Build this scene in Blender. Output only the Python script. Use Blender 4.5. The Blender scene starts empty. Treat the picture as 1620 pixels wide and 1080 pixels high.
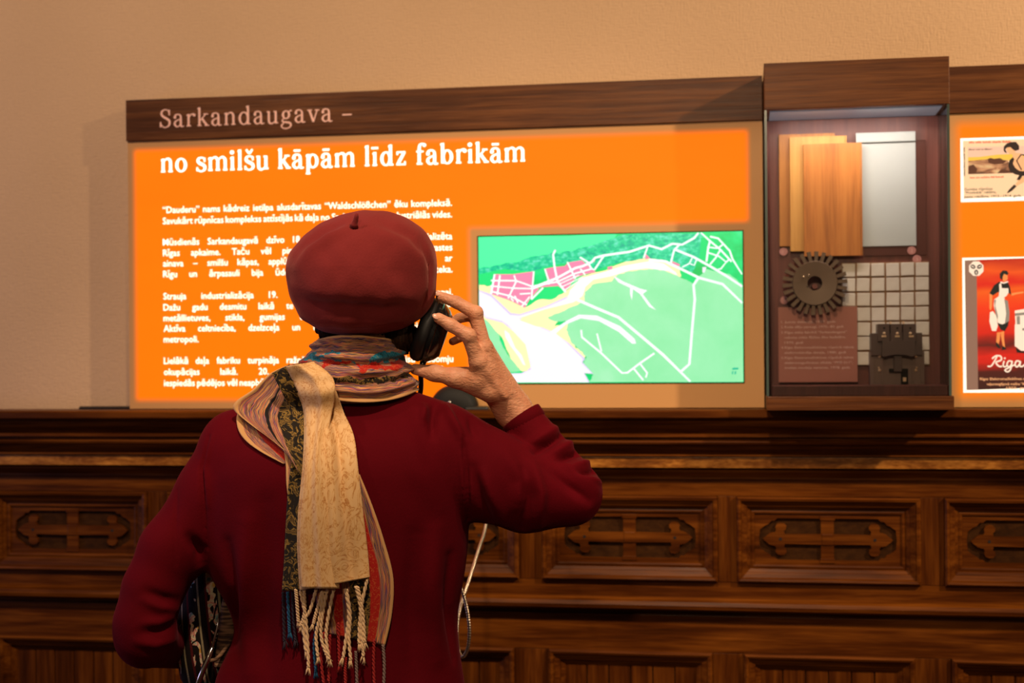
import bpy, bmesh, math, random
import numpy as np
from mathutils import Vector, Matrix
from mathutils.bvhtree import BVHTree

random.seed(7)
rng = np.random.default_rng(11)
scene = bpy.context.scene
COL = scene.collection

# ------------------------------------------------------------------ camera
F = 2250.0                      # focal length in pixels of a 1620 px wide frame (50 mm on 36 mm)
YAW = math.atan(F / 13800.0)
ROLL = 0.0080
CAM_Z = 1.45
CAM_Y = -(3.2 * math.cos(YAW) + 0.06)
CC = np.array([0.0, CAM_Y, CAM_Z])
FW = np.array([-math.sin(YAW), math.cos(YAW), 0.0])
R0 = np.array([math.cos(YAW), math.sin(YAW), 0.0])
RV = math.cos(ROLL) * R0 - math.sin(ROLL) * np.array([0, 0, 1.0])
UV_ = math.sin(ROLL) * R0 + math.cos(ROLL) * np.array([0, 0, 1.0])
cd = bpy.data.cameras.new('camera')
cam = bpy.data.objects.new('camera', cd)
COL.objects.link(cam)
cd.sensor_width = 36.0
cd.lens = 36.0 * F / 1620.0
cd.shift_y = 21.0 / 1620.0
cd.clip_start = 0.05
cam.matrix_world = Matrix(((RV[0], UV_[0], -FW[0], CC[0]), (RV[1], UV_[1], -FW[1], CC[1]),
                           (RV[2], UV_[2], -FW[2], CC[2]), (0, 0, 0, 1)))
cd.dof.use_dof = True
cd.dof.focus_distance = 2.33
cd.dof.aperture_fstop = 4.0
scene.camera = cam

# ------------------------------------------------------------------ world, lamps, exposure
world = bpy.data.worlds.new('room_light')
scene.world = world
world.use_nodes = True
world.node_tree.nodes['Background'].inputs[0].default_value = (1.0, 0.62, 0.36, 1)
world.node_tree.nodes['Background'].inputs[1].default_value = 0.08


def spot(name, loc, target, watts, colour, angle, blend=0.6, size=0.05):
    d = bpy.data.lights.new(name, 'SPOT')
    d.energy = watts; d.color = colour; d.spot_size = math.radians(angle); d.spot_blend = blend
    d.shadow_soft_size = size
    o = bpy.data.objects.new(name, d); COL.objects.link(o)
    o.location = loc
    o.rotation_euler = (Vector(target) - Vector(loc)).to_track_quat('-Z', 'Y').to_euler()
    return o


WARM = (1.0, 0.71, 0.45)
spot('ceiling_spot_right', (2.7, -2.0, 3.3), (0.62, 0, 1.9), 560, WARM, 50, 0.9, 0.06)
spot('ceiling_spot_back', (-0.25, -5.4, 3.05), (0.2, 0, 1.85), 230, WARM, 42, 1.0, 0.08)
spot('ceiling_spot_middle', (-0.15, -2.2, 3.35), (-0.40, -0.85, 1.35), 205, WARM, 58, 0.9, 0.06)
spot('ceiling_spot_left', (-1.7, -2.0, 3.3), (-1.4, 0, 1.8), 128, WARM, 80, 0.9, 0.06)
wl = bpy.data.lights.new('window_daylight', 'AREA')
wl.energy = 16.0; wl.color = (0.62, 0.55, 1.0); wl.shape = 'RECTANGLE'; wl.size = 1.0; wl.size_y = 1.6
wo = bpy.data.objects.new('window_daylight', wl); COL.objects.link(wo)
wo.location = (-3.6, -1.6, 1.6)
wo.rotation_euler = (Vector((-0.8, -0.8, 1.3)) - Vector(wo.location)).to_track_quat('-Z', 'Y').to_euler()

vs = scene.view_settings
vs.view_transform = 'Standard'; vs.look = 'None'; vs.exposure = 0.0; vs.gamma = 1.0
vs.use_curve_mapping = False


# ------------------------------------------------------------------ measuring helpers
def ray(px, py):
    return FW + RV * (px - 810.0) / F - UV_ * (py - 561.0) / F


def wall_at(px, py, y):
    """(X, Z) of the photographed point on the vertical plane at world y"""
    d = ray(px, py)
    p = CC + d * ((y - CC[1]) / d[1])
    return float(p[0]), float(p[2])


def loc_at(px, py, depth):
    """a point in the person's frame: right, away from the camera, up"""
    p = CC + ray(px, py) * depth
    q = p - CC
    return np.array([q @ R0, q @ FW, p[2]])


def loc_to_world(v):
    v = np.asarray(v, dtype=float)
    return CC * np.array([1, 1, 0]) + np.outer(v[..., 0].ravel(), R0) + np.outer(v[..., 1].ravel(), FW) + np.outer(v[..., 2].ravel(), np.array([0, 0, 1.0]))


# ------------------------------------------------------------------ materials
def srgb(r, g, b):
    f = lambda c: (c / 255.0 / 12.92) if c / 255.0 <= 0.04045 else ((c / 255.0 + 0.055) / 1.055) ** 2.4
    return (f(r), f(g), f(b), 1.0)


class NT:
    def __init__(s, name):
        s.m = bpy.data.materials.new(name); s.m.use_nodes = True
        s.t = s.m.node_tree; s.n = s.t.nodes; s.b = s.n['Principled BSDF']

    def add(s, typ, **kw):
        n = s.n.new(typ)
        for k, v in kw.items():
            setattr(n, k, v)
        return n

    def link(s, a, b): s.t.links.new(a, b)

    def val(s, sock, v):
        if hasattr(v, 'is_linked') or hasattr(v, 'links'): s.link(v, sock)
        else: sock.default_value = v

    def math(s, op, a, b=None, c=None, clamp=False):
        n = s.add('ShaderNodeMath', operation=op); n.use_clamp = clamp
        s.val(n.inputs[0], a)
        if b is not None: s.val(n.inputs[1], b)
        if c is not None: s.val(n.inputs[2], c)
        return n.outputs[0]

    def coord(s, kind='Object', scale=(1, 1, 1), rot=(0, 0, 0), loc=(0, 0, 0)):
        c = s.add('ShaderNodeTexCoord'); mp = s.add('ShaderNodeMapping')
        mp.inputs['Scale'].default_value = scale; mp.inputs['Rotation'].default_value = rot
        mp.inputs['Location'].default_value = loc
        s.link(c.outputs[kind], mp.inputs[0])
        return mp.outputs[0]

    def noise(s, vec, scale=5, detail=3, rough=0.5, dist=0.0):
        n = s.add('ShaderNodeTexNoise')
        n.inputs['Scale'].default_value = scale; n.inputs['Detail'].default_value = detail
        n.inputs['Roughness'].default_value = rough; n.inputs['Distortion'].default_value = dist
        s.link(vec, n.inputs['Vector'])
        return n.outputs['Fac']

    def ramp(s, fac, stops, interp='LINEAR'):
        n = s.add('ShaderNodeValToRGB'); cr = n.color_ramp; cr.interpolation = interp
        while len(cr.elements) < len(stops): cr.elements.new(0.5)
        for e, (p, c) in zip(cr.elements, stops):
            e.position = p; e.color = c
        s.link(fac, n.inputs[0])
        return n.outputs[0]

    def mix(s, fac, a, b, mode='MIX'):
        n = s.add('ShaderNodeMix', data_type='RGBA', blend_type=mode)
        s.val(n.inputs[0], fac); s.val(n.inputs[6], a); s.val(n.inputs[7], b)
        return n.outputs[2]

    def bump(s, h, strength=0.3, dist=0.002):
        n = s.add('ShaderNodeBump'); n.inputs['Strength'].default_value = strength
        n.inputs['Distance'].default_value = dist
        s.link(h, n.inputs['Height']); s.link(n.outputs[0], s.b.inputs['Normal'])

    def set(s, **kw):
        for k, v in kw.items():
            s.val(s.b.inputs[k.replace('_', ' ')], v)
        return s


MATS = {}


def plain(name, col, rough=0.5, metal=0.0, spec=0.5, **kw):
    t = NT(name); t.set(Base_Color=col, Roughness=rough, Metallic=metal)
    t.b.inputs['Specular IOR Level'].default_value = spec
    for k, v in kw.items(): t.set(**{k: v})
    MATS[name] = t.m
    return t.m


def glow(name, col, strength=1.0, rough=0.4):
    t = NT(name)
    t.set(Base_Color=(col[0] * 0.25, col[1] * 0.25, col[2] * 0.25, 1), Roughness=rough, Emission_Color=col)
    t.b.inputs['Emission Strength'].default_value = strength
    MATS[name] = t.m
    return t.m


def wood(name, dark, mid, light, axis=0, along=1.5, across=38, rough=0.42, fine=1.0, spec=0.5, bump=0.25):
    """grain runs along the axis; figure and pores from stretched noise"""
    t = NT(name)
    sc = [across] * 3; sc[axis] = along
    v = t.coord('Object', scale=tuple(sc))
    n1 = t.noise(v, 1.0, 4, 0.6, 0.6)
    sc2 = [across * 6] * 3; sc2[axis] = along * 5
    v2 = t.coord('Object', scale=tuple(sc2))
    n2 = t.noise(v2, 1.0, 2, 0.5)
    v3 = t.coord('Object', scale=(3, 3, 3))
    n3 = t.noise(v3, 1.0, 2, 0.5)
    s1 = t.math('MULTIPLY_ADD', n2, 0.35 * fine, n1)
    s2 = t.math('MULTIPLY_ADD', n3, 0.35, s1)
    c = t.ramp(t.math('MULTIPLY', s2, 0.6), [(0.30, dark), (0.50, mid), (0.72, light)])
    t.set(Base_Color=c, Roughness=t.math('MULTIPLY_ADD', n2, 0.18, rough - 0.08))
    t.b.inputs['Specular IOR Level'].default_value = spec
    t.bump(s1, bump, 0.0012)
    MATS[name] = t.m
    return t.m


# ------------------------------------------------------------------ mesh helpers
class MB:
    """collects geometry for ONE mesh object"""
    def __init__(s): s.v = []; s.f = []; s.mi = []; s.cur = 0

    def add(s, vs_, fs):
        o = len(s.v)
        s.v += [tuple(float(c) for c in p) for p in vs_]
        s.f += [tuple(i + o for i in f) for f in fs]
        s.mi += [s.cur] * len(fs)
        return s

    def box(s, x0, x1, y0, y1, z0, z1, ch=0.0):
        if ch <= 0:
            v = [(x, y, z) for x in (x0, x1) for y in (y0, y1) for z in (z0, z1)]
            return s.add(v, [(0, 1, 3, 2), (4, 6, 7, 5), (0, 4, 5, 1), (2, 3, 7, 6), (0, 2, 6, 4), (1, 5, 7, 3)])
        bm = bmesh.new()
        r = bmesh.ops.create_cube(bm, size=1)
        for v in r['verts']:
            v.co = (x0 + (v.co.x + .5) * (x1 - x0), y0 + (v.co.y + .5) * (y1 - y0), z0 + (v.co.z + .5) * (z1 - z0))
        bmesh.ops.bevel(bm, geom=list(bm.edges), offset=ch, segments=2, profile=0.6, affect='EDGES')
        bm.verts.index_update()
        s.add([v.co[:] for v in bm.verts], [tuple(v.index for v in f.verts) for f in bm.faces])
        bm.free()
        return s

    def profile_x(s, prof, x0, x1, caps=True):
        n = len(prof)
        v = [(x0, y, z) for y, z in prof] + [(x1, y, z) for y, z in prof]
        f = [(i, (i + 1) % n, n + (i + 1) % n, n + i) for i in range(n)]
        if caps: f += [tuple(range(n))[::-1], tuple(range(n, 2 * n))]
        return s.add(v, f)

    def frame(s, cx, cz, hw, hh, prof):
        """mitred moulding round a rectangle; prof = [(inset, y)]"""
        v = []; f = []
        for ins, y in prof:
            for sx, sz in ((-1, -1), (1, -1), (1, 1), (-1, 1)):
                v.append((cx + sx * (hw - ins), y, cz + sz * (hh - ins)))
        for i in range(len(prof) - 1):
            for k in range(4):
                a = i * 4 + k; b = i * 4 + (k + 1) % 4
                f.append((a, b, b + 4, a + 4))
        return s.add(v, f)

    def prism(s, poly, y0, y1):
        """polygon of (x,z), extruded between y0 and y1"""
        n = len(poly)
        v = [(x, y0, z) for x, z in poly] + [(x, y1, z) for x, z in poly]
        f = [tuple(range(n)), tuple(range(n, 2 * n))[::-1]] + [(i, n + i, n + (i + 1) % n, (i + 1) % n) for i in range(n)]
        return s.add(v, f)

    def flat(s, poly, y):
        return s.add([(x, y, z) for x, z in poly], [tuple(range(len(poly)))])

    def tube(s, pts, rad, n=10, closed_ends=True):
        pts = [Vector(p) for p in pts]; m = len(pts)
        rads = rad if hasattr(rad, '__len__') else [rad] * m
        t0 = (pts[1] - pts[0]).normalized()
        up = Vector((0, 0, 1)) if abs(t0.z) < 0.9 else Vector((1, 0, 0))
        nx = t0.cross(up).normalized()
        v = []; f = []
        for i in range(m):
            t = (pts[min(i + 1, m - 1)] - pts[max(i - 1, 0)]).normalized()
            nx = (nx - t * nx.dot(t)).normalized(); ny = t.cross(nx)
            for k in range(n):
                a = 2 * math.pi * k / n
                v.append(pts[i] + (nx * math.cos(a) + ny * math.sin(a)) * rads[i])
        for i in range(m - 1):
            for k in range(n):
                f.append((i * n + k, i * n + (k + 1) % n, (i + 1) * n + (k + 1) % n, (i + 1) * n + k))
        if closed_ends:
            f.append(tuple(range(n))[::-1]); f.append(tuple(range((m - 1) * n, m * n)))
        return s.add(v, f)

    def lathe(s, prof, origin, axis, n=32, ref=None):
        """prof [(radius, along)], revolved about axis through origin"""
        o = Vector(origin); ax = Vector(axis).normalized()
        u = ax.orthogonal().normalized() if ref is None else Vector(ref)
        w = ax.cross(u)
        v = []; f = []
        for r, h in prof:
            for k in range(n):
                a = 2 * math.pi * k / n
                v.append(o + ax * h + (u * math.cos(a) + w * math.sin(a)) * r)
        for i in range(len(prof) - 1):
            for k in range(n):
                f.append((i * n + k, i * n + (k + 1) % n, (i + 1) * n + (k + 1) % n, (i + 1) * n + k))
        f.append(tuple(range(n))[::-1]); f.append(tuple(range((len(prof) - 1) * n, len(prof) * n)))
        return s.add(v, f)

    def build(s, name, mat, parent=None, smooth=False, angle=None, recalc=False):
        me = bpy.data.meshes.new(name)
        me.from_pydata(s.v, [], s.f)
        mats = mat if isinstance(mat, (list, tuple)) else [mat]
        for m in mats: me.materials.append(m)
        if len(mats) > 1: me.polygons.foreach_set('material_index', s.mi)
        if recalc:
            bm = bmesh.new(); bm.from_mesh(me); bmesh.ops.recalc_face_normals(bm, faces=bm.faces); bm.to_mesh(me); bm.free()
        if smooth: me.polygons.foreach_set('use_smooth', [True] * len(me.polygons))
        me.update()
        if angle is not None:
            me.polygons.foreach_set('use_smooth', [True] * len(me.polygons))
            me.set_sharp_from_angle(angle=math.radians(angle))
        o = bpy.data.objects.new(name, me); COL.objects.link(o)
        if parent is not None: o.parent = parent
        return o


def tag(o, label, cat=None, group=None, kind=None):
    if label: o['label'] = label
    if cat: o['category'] = cat
    if group: o['group'] = group
    if kind: o['kind'] = kind
    return o


def empty(name, loc=(0, 0, 0)):
    o = bpy.data.objects.new(name, None); COL.objects.link(o); o.location = loc
    o.empty_display_size = 0.05
    return o


def at_origin(o, parent):
    """child mesh whose vertices are in world coordinates under a placed empty"""
    o.parent = parent
    o.matrix_parent_inverse = parent.matrix_world.inverted() if False else Matrix.Translation(-Vector(parent.location))
    return o


# ------------------------------------------------------------------ lettering
def text_geo(body, offset=0.0):
    """verts, faces of a line of sans text: size 1, baseline at 0"""
    cu = bpy.data.curves.new('line', 'FONT'); cu.body = body; cu.size = 1.0; cu.offset = offset
    cu.resolution_u = 2; cu.fill_mode = 'FRONT'
    ob = bpy.data.objects.new('line', cu); COL.objects.link(ob)
    dg = bpy.context.evaluated_depsgraph_get(); dg.update()
    me = ob.evaluated_get(dg).to_mesh()
    v = [(p.co.x, p.co.y) for p in me.vertices]; f = [tuple(p.vertices) for p in me.polygons]
    ob.evaluated_get(dg).to_mesh_clear()
    bpy.data.objects.remove(ob); bpy.data.curves.remove(cu)
    return v, f


def put_text(mb, body, x, z, y, size, width=None, offset=0.0):
    """one run of sans text on the plane y; fitted to width when given. returns its width"""
    v, f = text_geo(body, offset)
    if not v: return 0
    x0 = min(p[0] for p in v); x1 = max(p[0] for p in v)
    k = size if width is None else width / (x1 - x0)
    mb.add([(x + (p[0] - x0) * k, y, z + p[1] * size) for p in v], f)
    return (x1 - x0) * k


def brush(mb, pts, widths, y, M, steps=10, closed=False):
    """smooth stroke of varying width through 2-D points; M maps glyph units to (x,z)"""
    P = [np.array(p, float) for p in pts]; n = len(P)
    W = list(widths) if hasattr(widths, '__len__') else [widths] * n
    out = []; wo = []
    rngi = range(n if closed else n - 1)
    for i in rngi:
        p0 = P[(i - 1) % n] if (closed or i > 0) else P[0]
        p1 = P[i]; p2 = P[(i + 1) % n]
        p3 = P[(i + 2) % n] if (closed or i + 2 < n) else P[-1]
        for k in range(steps):
            t = k / steps
            out.append(0.5 * ((2 * p1) + (p2 - p0) * t + (2 * p0 - 5 * p1 + 4 * p2 - p3) * t * t + (3 * p1 - p0 - 3 * p2 + p3) * t ** 3))
            wo.append(W[i] * (1 - t) + W[(i + 1) % n] * t)
    if not closed: out.append(P[-1]); wo.append(W[-1])
    m = len(out); v = []; f = []
    for i in range(m):
        a = out[(i - 1) % m] if (closed or i > 0) else out[0]
        b = out[(i + 1) % m] if (closed or i < m - 1) else out[-1]
        t = b - a; t = t / (np.linalg.norm(t) + 1e-9); nn = np.array([-t[1], t[0]])
        for s_ in (1, -1):
            q = M(*(out[i] + nn * wo[i] * 0.5 * s_)); v.append((q[0], y, q[1]))
    for i in range(m if closed else m - 1):
        j = (i + 1) % m
        f.append((2 * i, 2 * i + 1, 2 * j + 1, 2 * j))
    mb.add(v, f)


def serif_line(mb, text, x, z, y, unit, s=15.0, track=0.0):
    """a line in a bookish serif face drawn stroke by stroke; s = stem weight, x-height = 100 units"""
    t = s * 0.55; sl = max(8.0, s * 0.55)
    cx = [0.0]

    def M(u, w): return (x + (cx[0] + u) * unit, z + w * unit)

    def rect(a, b, c, d):
        q = [M(a, c), M(b, c), M(b, d), M(a, d)]
        mb.add([(p[0], y, p[1]) for p in q], [(0, 1, 2, 3)])

    def stem(u, y0, y1, foot=True, flag=True, l=16, r=16):
        rect(u - s / 2, u + s / 2, y0, y1)
        if foot: rect(u - l, u + r, y0, y0 + sl)
        if flag:
            q = [M(u - l, y1 - sl * 1.5), M(u - l + 2, y1 - sl * .4), M(u + s / 2, y1 + 2), M(u + s / 2, y1 - sl * 1.4)]
            mb.add([(p[0], y, p[1]) for p in q], [(0, 1, 2, 3)])

    def ring(u, w, rx, ry, tw=None):
        n = 28; v = []; f = []
        tx = s * 1.05; ty = t if tw is None else tw
        for k in range(n):
            a = 2 * math.pi * k / n
            for ox, oy in ((rx, ry), (rx - tx, ry - ty)):
                q = M(u + ox * math.cos(a), w + oy * math.sin(a)); v.append((q[0], y, q[1]))
        for k in range(n):
            j = (k + 1) % n; f.append((2 * k, 2 * j, 2 * j + 1, 2 * k + 1))
        mb.add(v, f)

    def disc(u, w, r):
        n = 16
        mb.add([(M(u + r * math.cos(6.2832 * k / n), 0)[0], y, M(0, w + r * math.sin(6.2832 * k / n))[1]) for k in range(n)], [tuple(range(n))])

    def B(p, w): brush(mb, p, w, y, M)

    def g_a(o=0):
        B([(o + 12, 76), (o + 20, 95), (o + 42, 101), (o + 58, 88), (o + 60, 62)], [s, s * .8, t, s * .8, s])
        disc(o + 15, 76, s * .62)
        rect(o + 60 - s / 2, o + 60 + s / 2, 14, 66)
        B([(o + 60, 16), (o + 64, 4), (o + 74, 2), (o + 84, 7)], [s, s * .8, t, t])
        B([(o + 60, 60), (o + 38, 55), (o + 18, 42), (o + 13, 22), (o + 26, 4), (o + 44, 5), (o + 60, 20)], [t, t, s * .8, s, s * .7, t, t])

    def g_n(o=0, foot2=True):
        stem(o + 20, 0, 100)
        B([(o + 22, 74), (o + 38, 94), (o + 58, 99), (o + 72, 84), (o + 74, 60)], [t * .7, t, s * .8, s, s])
        rect(o + 74 - s / 2, o + 74 + s / 2, 0, 64); rect(o + 58, o + 90, 0, sl)

    spans = []
    for ch in text:
        w = 46; v0_, f0_ = len(mb.v), len(mb.f)
        base = {'ā': 'a', 'ī': 'ı', 'š': 's'}.get(ch, ch)
        if base == 'a': g_a(); w = 86; mid = 38
        elif base == 'n': g_n(); w = 94
        elif base == 'm':
            g_n(); o = 54
            B([(o + 22, 74), (o + 38, 94), (o + 58, 99), (o + 72, 84), (o + 74, 60)], [t * .7, t, s * .8, s, s])
            rect(o + 74 - s / 2, o + 74 + s / 2, 0, 64); rect(o + 58, o + 90, 0, sl); w = 148
        elif base == 'o': ring(48, 50, 43, 53); w = 96
        elif base in 'sS':
            k = 1.0 if base == 's' else 1.42; kx = 1.0 if base == 's' else 1.25
            pts = [(62, 78), (54, 95), (36, 100), (18, 92), (14, 74), (26, 60), (46, 49), (62, 36), (62, 14), (46, 1), (26, 1), (8, 20)]
            B([(a * kx, b * k) for a, b in pts], [t * .8, t, t, s * .8, s, s * 1.1, s * 1.1, s, s * .9, t, t, t * .8])
            rect((62 - t * .5) * kx, (62 + t * .5) * kx, 68 * k, 99 * k); rect((8 - t * .5) * kx, (8 + t * .5) * kx, 1 * k, 30 * k)
            w = 74 * kx; mid = 37
        elif base in 'iı':
            stem(22, 0, 100); w = 44; mid = 22
            if base == 'i': disc(20, 132, s * .72)
        elif base == 'l': stem(22, 0, 150); w = 44
        elif base == 'u':
            rect(20 - s / 2, 20 + s / 2, 30, 100); rect(4, 20, 100 - sl, 100)
            B([(20, 40), (22, 12), (36, 0), (54, 5), (70, 24)], [s, s, s * .8, t, t * .7])
            rect(72 - s / 2, 72 + s / 2, 0, 100); rect(56, 72, 100 - sl, 100); rect(72, 90, 0, sl); w = 94
        elif base == 'k':
            stem(20, 0, 150); B([(24, 44), (44, 66), (66, 93)], [t, t, t]); rect(50, 86, 100 - sl, 100)
            B([(40, 60), (58, 32), (78, 4)], [s, s, s]); rect(60, 94, 0, sl); w = 92
        elif base == 'p':
            stem(20, -46, 100); ring(54, 50, 40, 53); w = 100
        elif base == 'b':
            rect(20 - s / 2, 20 + s / 2, 4, 150)
            q = [M(3, 150 - sl * 1.4), M(4, 150 - sl * .4), M(20 + s / 2, 152), M(20 + s / 2, 150 - sl * 1.3)]
            mb.add([(p[0], y, p[1]) for p in q], [(0, 1, 2, 3)])
            ring(52, 50, 40, 53); w = 98
        elif base == 'd':
            ring(46, 50, 40, 53); stem(78, 0, 150, foot=False); rect(78, 98, 0, sl); w = 102
        elif base == 'z':
            rect(8, 70, 100 - sl, 100); rect(6, 72, 0, sl); B([(62, 94), (16, 6)], [s, s]); rect(8, 8 + t, 74, 100); rect(72 - t, 72, 0, 28); w = 78
        elif base == 'f':
            rect(26 - s / 2, 26 + s / 2, 0, 118); rect(8, 48, 0, sl); rect(6, 56, 100 - sl, 100)
            B([(26, 112), (30, 138), (46, 150), (62, 144)], [s, s * .9, t, s * .8]); disc(62, 140, s * .6); w = 62
        elif base == 'r':
            stem(20, 0, 100, r=20); B([(24, 68), (34, 90), (50, 99), (64, 96)], [t * .7, t, s * .7, s]); disc(64, 90, s * .66); w = 70
        elif base == 'g':
            ring(42, 66, 32, 35); B([(26, 36), (14, 24), (20, 10), (44, 6), (70, 0), (78, -18), (64, -38), (38, -44), (14, -36), (8, -18), (24, -2)],
                                    [t, t, s * .8, s * .9, s * .9, s * .8, t, t, t, s * .7, t])
            B([(64, 88), (74, 98), (86, 97)], [t, t, s * .7]); w = 88
        elif base == 'v':
            B([(16, 96), (46, 2)], [s, s]); B([(74, 96), (46, 2)], [t, t]); rect(0, 36, 100 - sl, 100); rect(58, 90, 100 - sl, 100); w = 88
        elif base == '–': rect(4, 74, 44, 44 + t * 1.2); w = 80
        elif base == ' ': w = 42
        if ch in 'āī': rect(mid - 24, mid + 24, 122, 122 + sl * 1.3)
        if ch == 'š': B([(mid - 22, 150), (mid, 122), (mid + 22, 150)], [t * 1.2, t * 1.3, t * 1.2])
        cx[0] += w + track
        if len(mb.f) > f0_: spans.append((v0_, len(mb.v), f0_, len(mb.f)))
    return cx[0] * unit, spans


def serif_fit(parent, mat, text, x, z, y, width, unit, s, track):
    """each letter is a part of its own, set on the plane y and fitted to the width"""
    tmp = MB(); plain_add = tmp.add; cnt = [0]

    def stroke_add(vs_, fs):           # every stroke a hair in front of the last, so that overlaps stay clean
        cnt[0] += 1
        return plain_add([(p[0], -4e-6 * cnt[0] % 8e-5, p[2]) for p in vs_], fs)
    tmp.add = stroke_add
    w0, spans = serif_line(tmp, text, 0, 0, 0, 1.0, s, track)
    kx = width / (w0 - track)
    for a, b, c_, d_ in spans:
        mb = MB()
        mb.add([(x + v[0] * kx, y - v[1], z + v[2] * unit) for v in tmp.v[a:b]], [tuple(i - a for i in f) for f in tmp.f[c_:d_]])
        at_origin(mb.build('letter', mat), parent)


# ================================================================== the setting
t = NT('plaster')
v = t.coord('Object', scale=(1, 1, 1))
n1 = t.noise(v, 90, 4, 0.6); n2 = t.noise(v, 2.2, 3, 0.5)
vv = t.coord('Object', scale=(60, 60, 260)); n4 = t.noise(vv, 1, 2, 0.5)
vh = t.coord('Object', scale=(260, 60, 60)); n5 = t.noise(vh, 1, 2, 0.5)
weave = t.math('ADD', n4, n5)
c = t.ramp(n2, [(0.3, (0.60, 0.405, 0.235, 1)), (0.7, (0.66, 0.45, 0.27, 1))])
c = t.mix(t.math('MULTIPLY', weave, 0.22), c, (0.42, 0.27, 0.15, 1))
t.set(Base_Color=c, Roughness=0.75); t.b.inputs['Specular IOR Level'].default_value = 0.25
t.bump(t.math('MULTIPLY_ADD', n1, 0.7, weave), 0.55, 0.0022)
M_PLASTER = t.m

M_OAK = wood('stained_oak', (0.007, 0.0015, 0.0003, 1), (0.062, 0.0150, 0.0014, 1), (0.170, 0.050, 0.0050, 1), 0, 2.0, 30, 0.36, 1.2, 0.09)
M_OAK_V = wood('stained_oak_upright', (0.007, 0.0015, 0.0003, 1), (0.056, 0.0135, 0.0013, 1), (0.145, 0.042, 0.0044, 1), 2, 2.0, 30, 0.36, 1.2, 0.09)
M_OAK_GOLD = wood('quartered_oak', (0.045, 0.012, 0.0015, 1), (0.17, 0.055, 0.007, 1), (0.46, 0.19, 0.030, 1), 0, 14, 40, 0.30, 1.2, 0.3)
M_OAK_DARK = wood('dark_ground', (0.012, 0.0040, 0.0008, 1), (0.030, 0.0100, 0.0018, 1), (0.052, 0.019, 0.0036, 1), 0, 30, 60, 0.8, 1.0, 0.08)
M_WALNUT = wood('walnut_veneer', (0.022, 0.0062, 0.0015, 1), (0.070, 0.0205, 0.0045, 1), (0.175, 0.062, 0.016, 1), 0, 2.4, 85, 0.36, 1.2, 0.2, 0.5)
M_WALNUT_RED = wood('red_walnut', (0.085, 0.017, 0.012, 1), (0.15, 0.032, 0.022, 1), (0.22, 0.052, 0.034, 1), 2, 2.4, 60, 0.40)
M_FLOOR = wood('floor_parquet', (0.035, 0.014, 0.005, 1), (0.09, 0.038, 0.014, 1), (0.14, 0.062, 0.022, 1), 0, 2, 20, 0.4)
M_BLACK = plain('black_plastic', (0.006, 0.006, 0.0065, 1), 0.32)
M_GAP = plain('dark_joint', (0.004, 0.002, 0.001, 1), 0.9)

XL, XR = -3.70, 2.62
tag(MB().box(XL, XR, 0.0, 0.12, 0.0, 3.4).build('wall_front', M_PLASTER), 'beige textured plaster wall behind the illuminated panels', kind='structure')
tag(MB().box(XL, XR, -6.2, 0.0, -0.06, 0.0).build('floor', M_FLOOR), 'brown wooden floor in front of the panelled wall', kind='structure')
bb = MB(); bb.profile_x([(-0.001, 0.0), (-0.055, 0.0), (-0.055, 0.11), (-0.047, 0.125), (-0.040, 0.14), (-0.040, 0.15), (-0.001, 0.15)], XL, XR)
tag(bb.build('baseboard_front', M_OAK, recalc=True), 'dark oak skirting board at the foot of the panelling', kind='structure')

# wainscot: backing + cornice + rails + framed panels
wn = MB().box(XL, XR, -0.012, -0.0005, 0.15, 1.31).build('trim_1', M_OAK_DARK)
tag(wn, 'dark carved oak wainscot with moulded cornice and cross panels', kind='structure')
wn['label'] = 'dark carved oak wainscot with moulded cornice and cross panels'

cor = MB()
cor.profile_x([(-0.012, 1.3285), (-0.132, 1.3285), (-0.136, 1.325), (-0.136, 1.312), (-0.131, 1.308), (-0.120, 1.307), (-0.118, 1.300),
               (-0.111, 1.290), (-0.101, 1.281), (-0.097, 1.276), (-0.104, 1.274), (-0.104, 1.268), (-0.092, 1.265), (-0.092, 1.262),
               (-0.099, 1.259), (-0.101, 1.256), (-0.099, 1.252), (-0.092, 1.249), (-0.088, 1.246), (-0.084, 1.240), (-0.076, 1.233),
               (-0.072, 1.229), (-0.078, 1.228), (-0.078, 1.2245), (-0.064, 1.224), (-0.012, 1.224)], XL, XR)
cor.build('cornice_moulding', M_OAK, wn, recalc=True)
bd = MB(); bd.box(XL, XR, -0.071, -0.012, 1.198, 1.2225, 0.0015)
bd.build('cornice_band', M_OAK_GOLD, wn)
r1 = MB()
r1.profile_x([(-0.012, 1.197), (-0.052, 1.197), (-0.056, 1.193), (-0.055, 1.188), (-0.047, 1.181), (-0.042, 1.176), (-0.042, 1.171),
              (-0.036, 1.169), (-0.035, 1.134), (-0.012, 1.134)], XL, XR)
r1.build('top_rail', M_OAK, wn, recalc=True)
r2 = MB()
r2.profile_x([(-0.012, 0.943), (-0.035, 0.943), (-0.035, 0.909), (-0.046, 0.907), (-0.058, 0.901), (-0.063, 0.893), (-0.061, 0.885),
              (-0.050, 0.879), (-0.040, 0.878), (-0.024, 0.876), (-0.024, 0.868), (-0.012, 0.868)], XL, XR)
r2.build('middle_rail', M_OAK, wn, recalc=True)
r3 = MB(); r3.box(XL, XR, -0.031, -0.012, 0.785, 0.867, 0.001); r3.build('lower_rail', M_OAK, wn)
r4 = MB(); r4.box(XL, XR, -0.031, -0.012, 0.15, 0.21, 0.001); r4.build('bottom_rail', M_OAK, wn)

centres = [-3.37, -2.925, -2.48, -2.037, -1.592, -1.147, -0.702, -0.257, 0.178, 0.621, 1.066, 1.511, 1.956, 2.401]
HW, HH, CZ = 0.1965, 0.0945, 1.0385


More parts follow.
